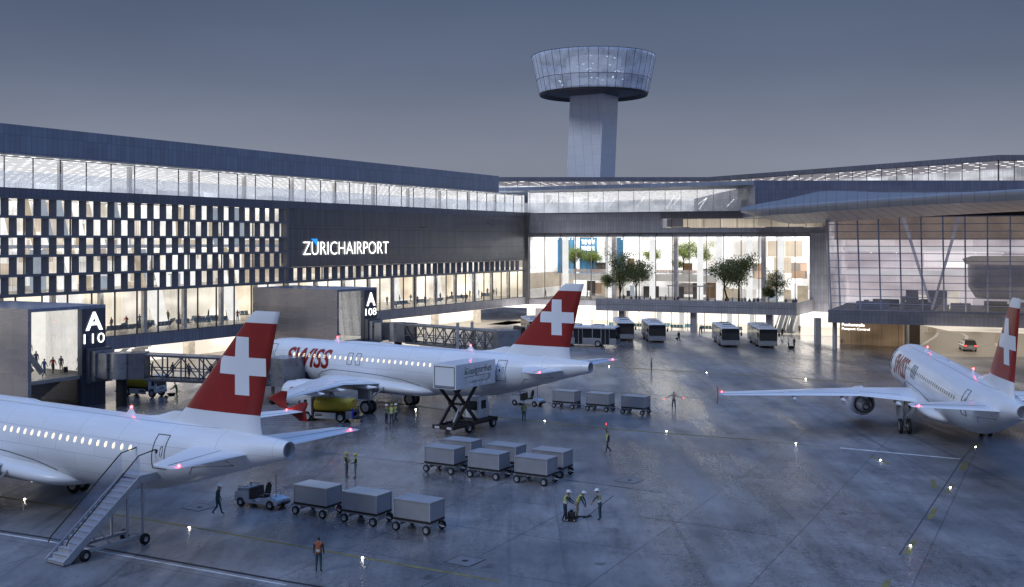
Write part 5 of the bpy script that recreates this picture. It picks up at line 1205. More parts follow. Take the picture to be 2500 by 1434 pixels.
# ------------------------------------------------------------------ car
cp = g(2370, 859); car = thing('estate_car', 'silver estate car with lit red tail lamps under the leaning hall', 'car', cp, R(-12))
m_car = mat('silver_paint', (.5, .5, .52), .25, .6, .05, 1, coat=.4)
q = MB(); q.loft([[(x * w, y, z) for x, z in ((-1, .3), (-1, .75), (-.95, .9), (.95, .9), (1, .75), (1, .3))] for y, w in ((0, .82), (.15, .9), (2, .92), (3.9, .9), (4.5, .75))], 0, True, True, False); q.build('body', m_car, car)
q = MB(); q.loft([[(-w, y0, .88), (-w * .82, y1, 1.45), (w * .82, y1, 1.45), (w, y0, .88)] for w, y0, y1 in ((.84, .05, .45), (.88, 1.5, 1.5), (.84, 3.5, 2.6))], 0, True, True, False); q.build('glasshouse', m_black, car)
q = MB(); q.loft([[(-.7, .42, 1.45), (.7, .42, 1.45), (.7, .42, 1.5), (-.7, .42, 1.5)], [(-.7, 2.6, 1.45), (.7, 2.6, 1.45), (.7, 2.6, 1.5), (-.7, 2.6, 1.5)]], 0, True, True, False); q.build('roof', m_dark, car)
for s in (-1, 1):
    q = MB(); q.box(s * .66 - .14, s * .66 + .14, -.025, .06, .72, .88); q.build('tail_lamp', glow('tail_red' + str(s), (1, .05, .04), 4), car)
    q = MB(); q.box(s * .98 - .09, s * .98 + .09, 2.7, 2.85, .95, 1.1); q.build('mirror', m_car, car)
    for y in (.85, 3.55): wheel('wheel', car, (s * .78, y, .31), .31, .2, .2, (1, 0, 0))
q = MB(); q.box(-.28, .28, -.02, .02, .58, .7); q.build('number_plate', m_whitedull, car)
q = MB(); q.box(-.8, .8, -.05, .03, .32, .5); q.build('bumper', m_car, car)
# ------------------------------------------------------------------ people
m_skin = mat('skin', (.42, .27, .2), .55, 0, .08, 8)
m_hair = mat('dark_hair', (.03, .022, .018), .6, 0, .2, 20)
m_shoe = mat('dark_shoes', (.015, .015, .016), .6)
m_vest = mat('hi_vis_yellow', (.46, .5, .12), .6, 0, .12, 12)
m_vesto = mat('hi_vis_orange', (.36, .1, .045), .6, 0, .12, 12)
m_refl = mat('reflective_tape', (.6, .62, .6), .4)
CLO = {}
def cloth(nm, col):
    if nm not in CLO: CLO[nm] = mat('cloth_' + nm, col, .8, 0, .15, 9)
    return CLO[nm]
TOPS = {'dark': (.025, .027, .035), 'grey': (.13, .13, .14), 'brown': (.12, .08, .055), 'navy': (.025, .035, .07), 'white': (.55, .54, .52), 'red': (.3, .03, .03), 'blue': (.05, .11, .3), 'beige': (.36, .3, .22), 'green': (.07, .2, .05), 'teal': (.03, .07, .08)}
def body_mesh(name, arms=None, legs=None, lean=0, sit=False, fingers=True, look=0):
    """one continuous figure 1.70 m tall facing -y; arms/legs give (elbow, wrist) and (knee, ankle) for left (+x) and right"""
    J = {'pel': (0, 0, .94, .125), 'wst': (0, 0, 1.08, .115), 'chs': (0, -.005, 1.27, .132), 'nek': (0, .01, 1.425, .058), 'hd0': (0, -.012, 1.515, .068), 'hd1': (0, -.005, 1.60, .088), 'top': (0, .005, 1.655, .06)}
    E_ = [('pel', 'wst'), ('wst', 'chs'), ('chs', 'nek'), ('nek', 'hd0'), ('hd0', 'hd1'), ('hd1', 'top')]
    arms = arms or [((.225, .02, 1.12), (.235, -.06, .87)), ((-.225, .02, 1.12), (-.235, -.06, .87))]
    legs = legs or [((.10, -.02, .49), (.11, .02, .08)), ((-.10, -.02, .49), (-.11, .02, .08))]
    def tilt(p, r):
        y, z = p[1], p[2] - .94; c, s = math.cos(R(lean)), math.sin(R(lean)); return (p[0], y * c - z * s, y * s + z * c + .94, r)
    for k in list(J):
        if k != 'pel': J[k] = tilt(J[k][:3], J[k][3])
    hands = []
    for i, (e, w) in enumerate(arms):
        sg = 1 if i == 0 else -1; sh = tilt((sg * .175, .005, 1.375), .062)
        e, w = Vector(e), Vector(w); h = w + (w - e).normalized() * .075
        J[f'sh{i}'] = sh; J[f'el{i}'] = (*e, .043); J[f'wr{i}'] = (*w, .029); J[f'ha{i}'] = (*h, .032)
        E_ += [('chs', f'sh{i}'), (f'sh{i}', f'el{i}'), (f'el{i}', f'wr{i}'), (f'wr{i}', f'ha{i}')]; hands.append((w, h, sg))
    for i, (k, a) in enumerate(legs):
        sg = 1 if i == 0 else -1; k, a = Vector(k), Vector(a)
        J[f'hp{i}'] = (sg * .085, 0, .87, .092); J[f'kn{i}'] = (*k, .062); J[f'an{i}'] = (*a, .043); J[f'to{i}'] = (a.x + sg * .02, a.y - .15, max(.035, a.z - .045), .036)
        E_ += [('pel', f'hp{i}'), (f'hp{i}', f'kn{i}'), (f'kn{i}', f'an{i}'), (f'an{i}', f'to{i}')]
    def grow(vs, es, roots, sub=1):
        me = bpy.data.meshes.new('s'); me.from_pydata([v[:3] for v in vs], es, []); o = bpy.data.objects.new('s', me); COL.objects.link(o)
        o.modifiers.new('k', 'SKIN')
        for i, v in enumerate(vs): me.skin_vertices[0].data[i].radius = (v[3], v[3]); me.skin_vertices[0].data[i].use_root = i in roots
        sm = o.modifiers.new('u', 'SUBSURF'); sm.levels = sub; sm.render_levels = sub
        dg = bpy.context.evaluated_depsgraph_get(); r = bpy.data.meshes.new_from_object(o.evaluated_get(dg)); bpy.data.objects.remove(o); bpy.data.meshes.remove(me); return r
    names = list(J); idx = {k: i for i, k in enumerate(names)}
    me = grow([J[k] for k in names], [(idx[a], idx[b]) for a, b in E_], {idx['pel']})
    kinds = {'pel': 2, 'wst': 1, 'chs': 1, 'nek': 0, 'hd': 0, 'sh': 1, 'el': 1, 'wr': 0, 'hp': 2, 'kn': 2, 'an': 3}
    segs = []
    for a, b in E_:
        t = {('pel', 'wst'): 1, ('wst', 'chs'): 1, ('chs', 'nek'): 1, ('nek', 'hd0'): 0, ('hd0', 'hd1'): 0, ('hd1', 'top'): 4}.get((a, b))
        if t is None:
            k = a[:2] + b[:2]; t = {'chsh': 1, 'shel': 1, 'elwr': 1, 'wrha': 0, 'pehp': 2, 'hpkn': 2, 'knan': 2, 'anto': 3}[k]
        segs.append((Vector(J[a][:3]), Vector(J[b][:3]), t, a, b))
    def near(p):
        best = None
        for a, b, t, an, bn in segs:
            d = b - a; f = max(0, min(1, (p - a).dot(d) / d.length_squared)); q_ = (p - a - d * f).length
            if best is None or q_ < best[0]: best = (q_, t, an, bn)
        return best
    bm = bmesh.new(); bm.from_mesh(me); bpy.data.meshes.remove(me)
    torso = set()
    hd = Vector(J['hd1'][:3]); fwd = Vector((0, -1, 0))
    for f in bm.faces:
        c = f.calc_center_median(); n_ = near(c); t = n_[1]
        if t == 0 and n_[2] in ('hd0', 'nek') and (c.y > hd.y + .015 and c.z > J['hd0'][2]): t = 4
        f.material_index = t; f.smooth = True
        if n_[2] in ('pel', 'wst', 'chs') and n_[3] in ('wst', 'chs', 'nek', 'sh0', 'sh1'): torso.add(f.index)
    vest = [([v.co + v.normal * .02 for v in f.verts]) for f in bm.faces if f.index in torso]
    # face: nose, brow and mouth, ears
    def blob(c, r, mi, s=(1, 1, 1)):
        o = bmesh.ops.create_uvsphere(bm, u_segments=6, v_segments=5, radius=r)
        for v in o['verts']:
            v.co = Vector((v.co.x * s[0], v.co.y * s[1], v.co.z * s[2])) + Vector(c)
            for f in v.link_faces: f.material_index = mi; f.smooth = True
    fz = hd.z - .035; fy = hd.y - .075
    blob((0, fy - .012, fz - .005), .016, 0, (.8, 1.2, 1.3)); blob((.03, fy + .004, fz + .022), .009, 4); blob((-.03, fy + .004, fz + .022), .009, 4); blob((0, fy + .004, fz - .04), .018, 4, (1.3, .4, .3))
    blob((.083, hd.y + .005, fz), .02, 0, (.4, .8, 1.2)); blob((-.083, hd.y + .005, fz), .02, 0, (.4, .8, 1.2))
    if fingers:
        vs, es, roots = [], [], set()
        for w, h, sg in hands:
            d = (h - w).normalized(); side = d.cross(Vector((1, 0, 0)) if abs(d.x) < .8 else Vector((0, 0, 1))).normalized(); nn_ = d.cross(side)
            for k, (off, ln) in enumerate(((-.026, .06), (-.009, .075), (.009, .07), (.026, .055))):
                b = len(vs); r0_ = h + side * off; p1 = r0_ + d * ln * .55; p2_ = p1 + (d * .8 + nn_ * sg * .5).normalized() * ln * .5
                vs += [(*r0_, .0095), (*p1, .009), (*p2_, .007)]; es += [(b, b + 1), (b + 1, b + 2)]; roots.add(b)
            b = len(vs); r0_ = w.lerp(h, .5) - side * .026; p1 = r0_ + (d * .6 - side).normalized() * .035; p2_ = p1 + d * .035
            vs += [(*r0_, .0105), (*p1, .01), (*p2_, .008)]; es += [(b, b + 1), (b + 1, b + 2)]; roots.add(b)
        fm = grow(vs, es, roots, 0)
        off = len(bm.faces); bm.from_mesh(fm); bpy.data.meshes.remove(fm); bm.faces.ensure_lookup_table()
        for f in bm.faces[off:]: f.material_index = 0; f.smooth = True
    me = bpy.data.meshes.new(name); bm.to_mesh(me); bm.free()
    for m_ in (m_skin, cloth('dark', TOPS['dark']), cloth('navy', TOPS['navy']), m_shoe, m_hair): me.materials.append(m_)
    me['vest'] = 0
    return me, vest, J
BM = {}
def pose(nm, **k):
    BM[nm] = body_mesh('person_' + nm, **k)
WALK = [((.09, -.12, .5), (.1, -.22, .1)), ((-.09, -.03, .5), (-.1, .26, .14))]
WALKA = [((.23, .1, 1.13), (.24, .12, .88)), ((-.23, -.08, 1.13), (-.22, -.22, .9))]
pose('stand'); pose('walk', legs=WALK, arms=WALKA)
pose('phone', legs=WALK, lean=8, arms=[((.23, .02, 1.12), (.22, -.1, .88)), ((-.2, -.16, 1.18), (-.06, -.2, 1.42))])
pose('talk', arms=[((.22, -.02, 1.12), (.14, -.27, 1.08)), ((-.22, -.02, 1.12), (-.14, -.27, 1.08))])
pose('wave', legs=[((.09, -.1, .5), (.1, -.2, .09)), ((-.09, .0, .5), (-.1, .3, .14))], arms=[((.2, .05, 1.13), (.22, -.02, .88)), ((-.2, -.03, 1.62), (-.17, -.06, 1.86))])
pose('spread', arms=[((.40, -.02, 1.22), (.62, -.05, 1.08)), ((-.40, -.02, 1.22), (-.62, -.05, 1.08))], legs=[((.12, -.02, .49), (.14, .02, .08)), ((-.12, -.02, .49), (-.14, .02, .08))])
pose('push', lean=18, arms=[((.2, -.3, 1.12), (.18, -.52, 1.02)), ((-.2, -.3, 1.12), (-.18, -.52, 1.02))], legs=[((.1, -.05, .5), (.11, -.02, .08)), ((-.1, -.02, .5), (-.11, .12, .09))])
pose('bend', lean=38, arms=[((.2, -.42, .98), (.1, -.5, .76)), ((-.2, -.42, .98), (-.1, -.5, .76))])
pose('rake', lean=14, arms=[((.3, -.2, 1.28), (.42, -.32, 1.08)), ((-.16, -.32, 1.1), (.05, -.42, .9))])
pose('down', lean=4, arms=[((.21, -.02, 1.12), (.1, -.2, 1.0)), ((-.21, -.02, 1.12), (-.1, -.2, 1.0))])
SITL = [((.11, -.42, .5), (.11, -.4, .08)), ((-.11, -.42, .5), (-.11, -.4, .08))]
pose('sit', fingers=False, legs=[((.11, -.42, .92), (.11, -.4, .5)), ((-.11, -.42, .92), (-.11, -.4, .5))], arms=[((.21, -.05, 1.12), (.12, -.28, 1.02)), ((-.21, -.05, 1.12), (-.12, -.28, 1.02))])
pose('far', fingers=False); pose('farwalk', fingers=False, legs=WALK, arms=WALKA); pose('farlean', fingers=False, lean=10, arms=[((.24, -.1, 1.12), (.2, -.3, 1.02)), ((-.24, -.1, 1.12), (-.2, -.3, 1.02))])
pcount = 0
def person(ps, label, loc, rot, top='dark', legs='navy', h=1.68, group=None, vest=None, helmet=None, hair=None, legm=None):
    me, vs, J = BM[ps]
    o = bpy.data.objects.new('person', me); COL.objects.link(o); o.location = loc; o.rotation_euler = (0, 0, rot); s = h / 1.7; o.scale = (s, s, s)
    tag(o, label, 'person', group)
    for i, m_ in ((1, cloth(top, TOPS[top])), (2, cloth(legs, TOPS[legs]))):
        o.material_slots[i].link = 'OBJECT'; o.material_slots[i].material = m_
    if vest:
        q = MB()
        for f in vs: q.add(f, [tuple(range(len(f)))], 0, True)
        z1 = J['chs'][2]
        v_ = q.build('hi_vis_vest', [vest, m_refl], o, fix=False)
        for p_ in v_.data.polygons:
            if abs(p_.center.z - 1.06) < .045 and ps not in ('bend',): p_.material_index = 1
    if helmet:
        q = MB(); c = Vector(J['hd1'][:3]) + Vector((0, .0, .03)); k = 14
        q.loft([[(c.x + r_ * math.cos(2 * math.pi * i / k), c.y + r_ * 1.15 * math.sin(2 * math.pi * i / k) - sh, c.z + z) for i in range(k)] for r_, z, sh in ((.135, -.005, .025), (.118, .01, 0), (.112, .05, 0), (.08, .095, 0), (.03, .112, 0))], 0, False, True)
        q.build('helmet', helmet, o)
    return o
hy = mat('yellow_helmet', (.5, .42, .05), .4); hw_m = mat('white_helmet', (.7, .7, .68), .4)
person('phone', 'walking worker in dark teal overalls and white helmet, left of the nearest baggage tug', g(531, 1257), R(80), 'teal', 'teal', 1.72, None, None, hw_m)
person('talk', 'worker in yellow vest and yellow helmet facing right, left one of the talking pair', g(846, 1167), R(75), 'dark', 'grey', 1.68, None, m_vest, hy)
pr = person('talk', 'worker in yellow vest holding a sheet, right one of the talking pair', g(868, 1168), R(-80), 'dark', 'grey', 1.6, None, m_vest, hy)
q = MB(); q.box(-.15, .15, -.11, .11, -.006, .006); o = q.build('paper_sheet', m_whitedull, loc=g(857, 1168) + Vector((0, 0, 1.06)), rotz=R(15)); tag(o, 'white sheet of paper held between the two talking workers', 'paper')
person('stand', 'worker seen from behind in an orange vest at the front of the apron', g(778, 1397), R(176), 'dark', 'teal', 1.68, None, m_vesto)
person('talk', 'worker in vest and white helmet, left one of the three standing by the main wheels', g(943, 1036), R(60), 'grey', 'navy', 1.66, 'three workers by the main wheels', m_vest, hw_m)
person('down', 'worker with back turned, middle one of the three standing by the main wheels', g(956, 1037), R(170), 'grey', 'navy', 1.7, 'three workers by the main wheels', m_vest, hy)
person('walk', 'worker stepping off, right one of the three standing by the main wheels', g(967, 1034), R(-60), 'grey', 'navy', 1.66, 'three workers by the main wheels', m_vest, hw_m)
person('down', 'worker in yellow vest looking down, right of the scissor lift truck', g(1279, 1030), R(10), 'grey', 'teal', 1.66, None, m_vest, hw_m)
a_ = person('wave', 'marshaller walking left with a red wand raised overhead', g(1484, 1107), R(-75), 'dark', 'navy', 1.66, None, m_vest)
b_ = person('spread', 'marshaller seen from behind with both arms spread holding red wands', g(1645, 1000), R(178), 'beige', 'navy', 1.68, None, None)
person('stand', 'lone worker in beige jacket standing near the farthest yellow line', g(1590, 908), R(75), 'beige', 'dark', 1.7, None, None, None)
def wand(p, d, label):
    t = thing('marshalling_wand', label, 'wand', p, 0, 'red marshalling wands'); d = Vector(d).normalized()
    q = MB(); q.tube([Vector((0, 0, 0)), d * .14], .018, 8); q.build('grip', m_dark, t)
    q = MB(); q.tube([d * .13, d * .3], [.022, .018], 8); q.build('lamp', m_wand, t)
def wpt(o, p): return o.location + Quaternion((0, 0, 1), o.rotation_euler.z) @ (Vector(p) * o.scale.x)
wand(wpt(a_, (-.165, -.07, 1.93)), (0, .05, 1), 'lit red wand held overhead by the walking marshaller')
wand(wpt(b_, (.69, -.06, 1.04)), (-.6, -.2, -.2), 'lit red wand in the left hand of the marshaller with spread arms')
wand(wpt(b_, (-.69, -.06, 1.04)), (.6, -.2, .1), 'lit red wand in the right hand of the marshaller with spread arms')
person('push', 'worker in yellow vest and white hood gripping a machine handle', g(1379, 1274), R(78), 'navy', 'navy', 1.76, None, m_vest, hw_m)
person('bend', 'worker in yellow vest bending over between the machine and the rake', g(1409, 1264), R(70), 'navy', 'beige', 1.62, None, m_vest, hw_m)
rk = person('rake', 'worker in pale helmet and vest pulling a long handled rake', g(1465, 1270), R(-110), 'grey', 'teal', 1.72, None, mat('hi_vis_pale', (.36, .37, .22), .7), hw_m)
mc = thing('repair_machine', 'small black engine machine with an upright push handle', 'machine', g(1395, 1272), R(78))
q = MB(); q.box(-.24, .24, -.3, .3, .1, .16); q.build('base_plate', m_dark, mc)
q = MB(); q.box(-.16, .16, -.2, .2, .2, .5, 0, .04); q.cyl((0, 0, .55), (0, 0, 1), .1, .12, 12); q.build('engine', m_dark, mc)
q = MB(); q.tube([(-.2, .28, .15), (-.2, .3, 1.0), (.2, .3, 1.0), (.2, .28, .15)], .018, 6); q.tube([(-.22, -.28, .15), (-.2, -.15, .68), (.2, -.15, .68), (.22, -.28, .15)], .014, 6); q.build('push_handle', m_dark, mc)
for y in (-.2, .2):
    for x in (-.24, .24): wheel('wheel', mc, (x, y, .1), .1, .05, .05, (1, 0, 0))
ra, rb = at(1497, 1211, 47.8), g(1434, 1263)
tr = thing('rake', 'long handled rake reaching the ground between two workers', 'rake')
q = MB(); q.tube([ra, rb + Vector((0, 0, .05))], .016, 6); q.build('handle', m_dark, tr)
q = MB(); d = (rb - ra); d.z = 0; d.normalize(); nn = Vector((-d.y, d.x, 0)); q.bar(rb + nn * .35 + Vector((0, 0, .03)), rb - nn * .35 + Vector((0, 0, .03)), .06); q.build('rake_head', m_dark, tr)
tp = thing('tarpaulin_patch', 'dark flat shovel lying by the bending worker', 'shovel', g(1417, 1262)); q = MB(); q.box(-.3, .3, -.1, .1, .01, .04); q.build('blade', m_dark, tp)
person('push', 'worker in green overalls with a wheelbarrow beyond the A 110 bridge', g(432, 974), R(-60), 'green', 'green', 1.7)
wbw = thing('wheelbarrow', 'small dark wheelbarrow held by the worker in green', 'wheelbarrow', g(421, 974), R(-60))
q = MB(); q.add([(-.3, -.5, .55), (.3, -.5, .55), (.28, .25, .55), (-.28, .25, .55), (-.18, -.3, .25), (.18, -.3, .25), (.16, .1, .25), (-.16, .1, .25)], [(4, 5, 6, 7), (0, 1, 5, 4), (1, 2, 6, 5), (2, 3, 7, 6), (3, 0, 4, 7)]); q.build('tray', m_dark, wbw)
q = MB(); q.tube([(-.2, -.55, .2), (-.22, .8, .75)], .02, 6); q.tube([(.2, -.55, .2), (.22, .8, .75)], .02, 6); q.tube([(.2, .2, .5), (.22, .25, .02)], .02, 6); q.tube([(-.2, .2, .5), (-.22, .25, .02)], .02, 6); q.build('frame', m_dark, wbw)
wheel('wheel', wbw, (0, -.6, .18), .18, .08, .07, (1, 0, 0))
person('walk', 'man in a dark suit with a briefcase between the parked buses', g(1657, 836), R(20), 'dark', 'dark', 1.75)
bc = MB(); bc.box(-.2, .2, -.05, .05, 0, .28, 0, .02); o = bc.build('briefcase', m_dark, loc=g(1652.5, 836) + Vector((0, 0, .42))); tag(o, 'dark briefcase carried by the suited man between the buses', 'briefcase')
person('stand', 'person in a white shirt, left one of the pair right of the bus row', g(1925, 853), R(80), 'white', 'dark', 1.7)
person('stand', 'person in a dark suit, right one of the pair right of the bus row', g(1939, 852), R(-70), 'dark', 'dark', 1.7)
bg = MB(); bg.box(-.35, .35, -.15, .15, 0, .42, 0, .06); o = bg.build('travel_bag', m_dark, loc=g(1931.5, 852)); tag(o, 'dark travel bag on the ground between the standing pair', 'bag')
person('walk', 'child in a white top running past the passport control wall', g(2055, 841), R(-60), 'white', 'red', 1.2)
for u, v, ps, a, tp_, lg, w in ((1893, 818, 'far', 40, 'grey', 'dark', 'left of the escalators'), (1910, 826, 'farwalk', 200, 'dark', 'dark', 'right of the last bus, walking away'), (1952, 817, 'farwalk', 160, 'brown', 'dark', 'at the foot of the escalators'), (1708, 818, 'farlean', 60, 'dark', 'grey', 'left of the bus under the terrace trees'), (1713, 817, 'far', -60, 'blue', 'dark', 'against the gate glass left of the bus under the trees')):
    person(ps, f'passenger in {tp_} top {w}', g(u, v), R(a), tp_, lg, 1.68, 'passengers at the bus gates')
# passengers in the gate tower and the jet bridges
for u, n_, z, ps, a, tp_, lg, w in ((72, 11.4, 4.6, 'far', 200, 'white', 'dark', 'highest on the A 110 escalator'), (88, 11.4, 3.7, 'far', 180, 'navy', 'dark', 'in the middle of the A 110 escalator'), (108, 11.6, 2.95, 'farwalk', 150, 'blue', 'blue', 'stepping off the A 110 escalator'), (129, 11, 2.95, 'farwalk', 170, 'red', 'dark', 'with a red backpack on the A 110 landing'), (149, 10.8, 2.95, 'far', 175, 'grey', 'beige', 'in a long grey coat on the A 110 landing'), (192, 10.8, 2.95, 'farwalk', 120, 'white', 'dark', 'behind the A 110 sign pillar edge')):
    person(ps, f'passenger in {tp_} top {w}', LW(ls(u, n_), n_, z), R(a), tp_, lg, 1.68, 'passengers in the A 110 gate tower')
q = MB(); q.box(-.2, .2, -.12, .12, 0, .5, 0, .04); q.tube([(-.1, 0, .5), (-.08, 0, .6), (.08, 0, .6), (.1, 0, .5)], .015, 6); o = q.build('shoulder_bag', m_dark, loc=LW(ls(160, 10.6), 10.6, 2.95), rotz=.6); tag(o, 'black bag beside the passenger in a long grey coat', 'bag')
t_, P_, zz_, a0_, a1_ = JB[0]
for k, (fr, tp_) in enumerate(((.04, 'brown'), (.2, 'dark'), (.33, 'navy'), (.5, 'red'), (.62, 'white'), (.7, 'grey'))):
    a = a0_ + (a1_ - a0_) * fr; person('farwalk' if k % 3 else 'farlean', f'passenger in {tp_} top walking through the A 110 jet bridge, {ORD[k]} from the gate', P_(a, -.1 + .25 * (k % 2), zz_(a)), R(120 + 20 * k), tp_, 'dark', 1.6, 'passengers in the A 110 jet bridge')
# concourse behind glass
PK = list(TOPS); rnd = random.Random(21)
CONC = [(272, 6, 'far'), (309, 7, 'farlean'), (341, 8, 'farwalk'), (353, 4, 'sit'), (364, 4.5, 'sit'), (410, 9, 'far'), (438, 6, 'far'), (484, 5, 'sit'), (509, 8, 'farwalk'), (541, 7, 'farwalk'), (554, 9, 'far'), (580, 3.5, 'far'),
        (945, 7, 'far'), (962, 3, 'sit'), (975, 6, 'farwalk'), (985, 7, 'far'), (1003, 8, 'farwalk'), (1019, 3, 'far'), (1038, 2.5, 'farwalk'), (1063, 6, 'sit'), (1075, 5, 'far'), (1103, 8, 'farwalk'), (1111, 6, 'far'), (1127, 4, 'sit'), (1147, 7, 'far'), (1160, 8, 'farwalk'), (1168, 6, 'farlean'), (1176, 3, 'far'), (1205, 5, 'farwalk'), (1212, 6, 'far'), (1254, 4, 'far'), (1092, 3.5, 'sit'), (1140, 3, 'sit'), (1190, 8, 'far')]
lastk = {}
for i, (u, n_, ps) in enumerate(CONC):
    tp_ = PK[rnd.choice([0, 0, 1, 2, 3, 3, 4, 5, 6, 7])]; lg = rnd.choice(['dark', 'navy', 'grey', 'beige'])
    p = LW(ls(u, -n_), -n_, 4.78 - (.42 if ps == 'sit' else 0)); how = {'far': 'standing', 'farwalk': 'walking', 'farlean': 'leaning forward', 'sit': 'seated'}[ps]
    if u < 700: lab = f'{how} passenger in {tp_} in the concourse, {ORD[i]} right of sign A 110'
    else: lab = f'{how} passenger in {tp_} in the concourse, {ORD[i - 12]} right of sign A 108'
    person(ps, lab, p, rnd.uniform(0, 6.28), tp_, lg, rnd.uniform(1.55, 1.75), 'passengers in the pier concourse')
# terrace guests
TER = [1523, 1541, 1561, 1573, 1588, 1612, 1625, 1647, 1655, 1683, 1728, 1746, 1777, 1788, 1812, 1820, 1830, 1841, 1850, 1918, 1937, 1943]
for i, u in enumerate(TER):
    m_ = -11.4 if i % 3 else -10.2; tp_ = PK[rnd.choice([0, 1, 1, 2, 3, 6])]; ps = ['far', 'farlean', 'farwalk', 'sit'][rnd.choice([0, 0, 1, 2])]
    person(ps, f'guest in {tp_} top at the terrace parapet, {ORD[i]} from its left end', BW(bs(u, m_), m_, 4.42), rnd.uniform(0, 6.28), tp_, 'grey', rnd.uniform(1.6, 1.78), 'guests on the terrace')
for u, v, tp_, w in ((1332, 706, 'dark', 'alone at the left end of the glass'), (1434, 735, 'grey', 'walking beside the middle airliner fin, left of two'), (1441, 735, 'white', 'walking beside the middle airliner fin, right of two')):
    person('farwalk', f'visitor in {tp_} top in the hall {w}', BW(bs(u, 3), 3, 4.42), rnd.uniform(0, 6), tp_, 'dark', 1.7, 'visitors inside the glass hall')
for u, m_, z, tp_, w in ((1388, 11.6, 8.95, 'white', 'left one'), (1407, 11.8, 8.95, 'grey', 'right one')):
    person('sit', f'guest in {tp_} top seated on the hall mezzanine, {w} below the blue wall', BW(bs(u, m_), m_, z - .4), rnd.uniform(0, 6), tp_, 'dark', 1.65, 'mezzanine guests')

# ------------------------------------------------------------------ seats
m_seat = mat('seat_blue', (.16, .24, .34), .5); m_seat2 = mat('seat_teal', (.12, .3, .34), .5); m_seato = mat('seat_orange', (.42, .16, .06), .6)
def seat_row(label, group, ms, n_=4):
    t = thing('seat_row', label, 'bench seating', (0, 0, 0), 0, group)
    q = MB(); q.box(-n_ * .29, n_ * .29, -.03, .03, .36, .42)
    for x in (-n_ * .29 + .25, n_ * .29 - .25): q.tube([(x, -.3, 0), (x, 0, .38), (x, .3, 0)], .025, 6)
    q.build('frame', m_grey, t)
    for i in range(n_):
        x = (i - (n_ - 1) / 2) * .58
        q = MB(); q.box(x - .26, x + .26, -.26, .22, .43, .48, 0, .02); q.build('seat', ms, t)
        q = MB(); q.add([(x - .26, .2, .47), (x + .26, .2, .47), (x + .26, .36, .95), (x - .26, .36, .95), (x - .26, .24, .47), (x + .26, .24, .47), (x + .26, .40, .95), (x - .26, .40, .95)], [(0, 1, 2, 3), (7, 6, 5, 4), (0, 4, 5, 1), (3, 2, 6, 7), (0, 3, 7, 4), (1, 5, 6, 2)]); q.build('backrest', ms, t)
    return t
sr = None
SEATS = [(275, 3.0), (297, 5.5), (309, 3), (350, 3), (358, 5.5), (398, 3), (415, 6), (450, 3.4), (480, 6), (497, 3), (525, 5), (538, 3), (570, 7), (590, 8), (970, 3), (990, 3), (1030, 3), (1045, 5), (1070, 3), (1100, 5), (1130, 4), (1160, 5), (1190, 4)]
for i, (u, n_) in enumerate(SEATS):
    p = LW(ls(u, -n_), -n_, 4.76); lab = f'row of blue seats in the concourse, {ORD[i] if u < 700 else ORD[i - 14]} to the right of sign A {"110" if u < 700 else "108"}'
    if sr is None: sr = seat_row(lab, 'rows of blue concourse seats', m_seat); sr.location = p; sr.rotation_euler = (0, 0, LA + rnd.choice([0, .3, 3.0])); 
    else: dup(sr, lab, p, LA + rnd.choice([0, .5, 3.14, 2.8, 1.57]))
s2 = None
for i, (s, m_) in enumerate([(19.5, -8.2), (24, -8), (27.5, -6), (30.5, -8), (32.4, -6.4), (36, -8.4), (38.2, -6), (40.4, -8), (43, -6.4), (44.6, -8.2)]):
    lab = f'row of teal seats behind the bus gate glass, {ORD[i]} from the left'
    if s2 is None: s2 = seat_row(lab, 'rows of teal bus gate seats', m_seat2); s2.location = BW(s, m_, .02); s2.rotation_euler = (0, 0, BA)
    else: dup(s2, lab, BW(s, m_, .02), BA + (i % 2) * 3.1)
s3 = None
for i, s in enumerate((6, 9.4, 12.6, 15.5, 22, 25, 28.5)):
    lab = f'orange bench on the hall mezzanine, {ORD[i]} from the left'
    if s3 is None: s3 = seat_row(lab, 'orange mezzanine benches', m_seato, 5); s3.location = BW(s, 11.6, 8.92); s3.rotation_euler = (0, 0, BA + 3.14)
    else: dup(s3, lab, BW(s, 11.6, 8.92), BA + 3.14 * (i % 2))

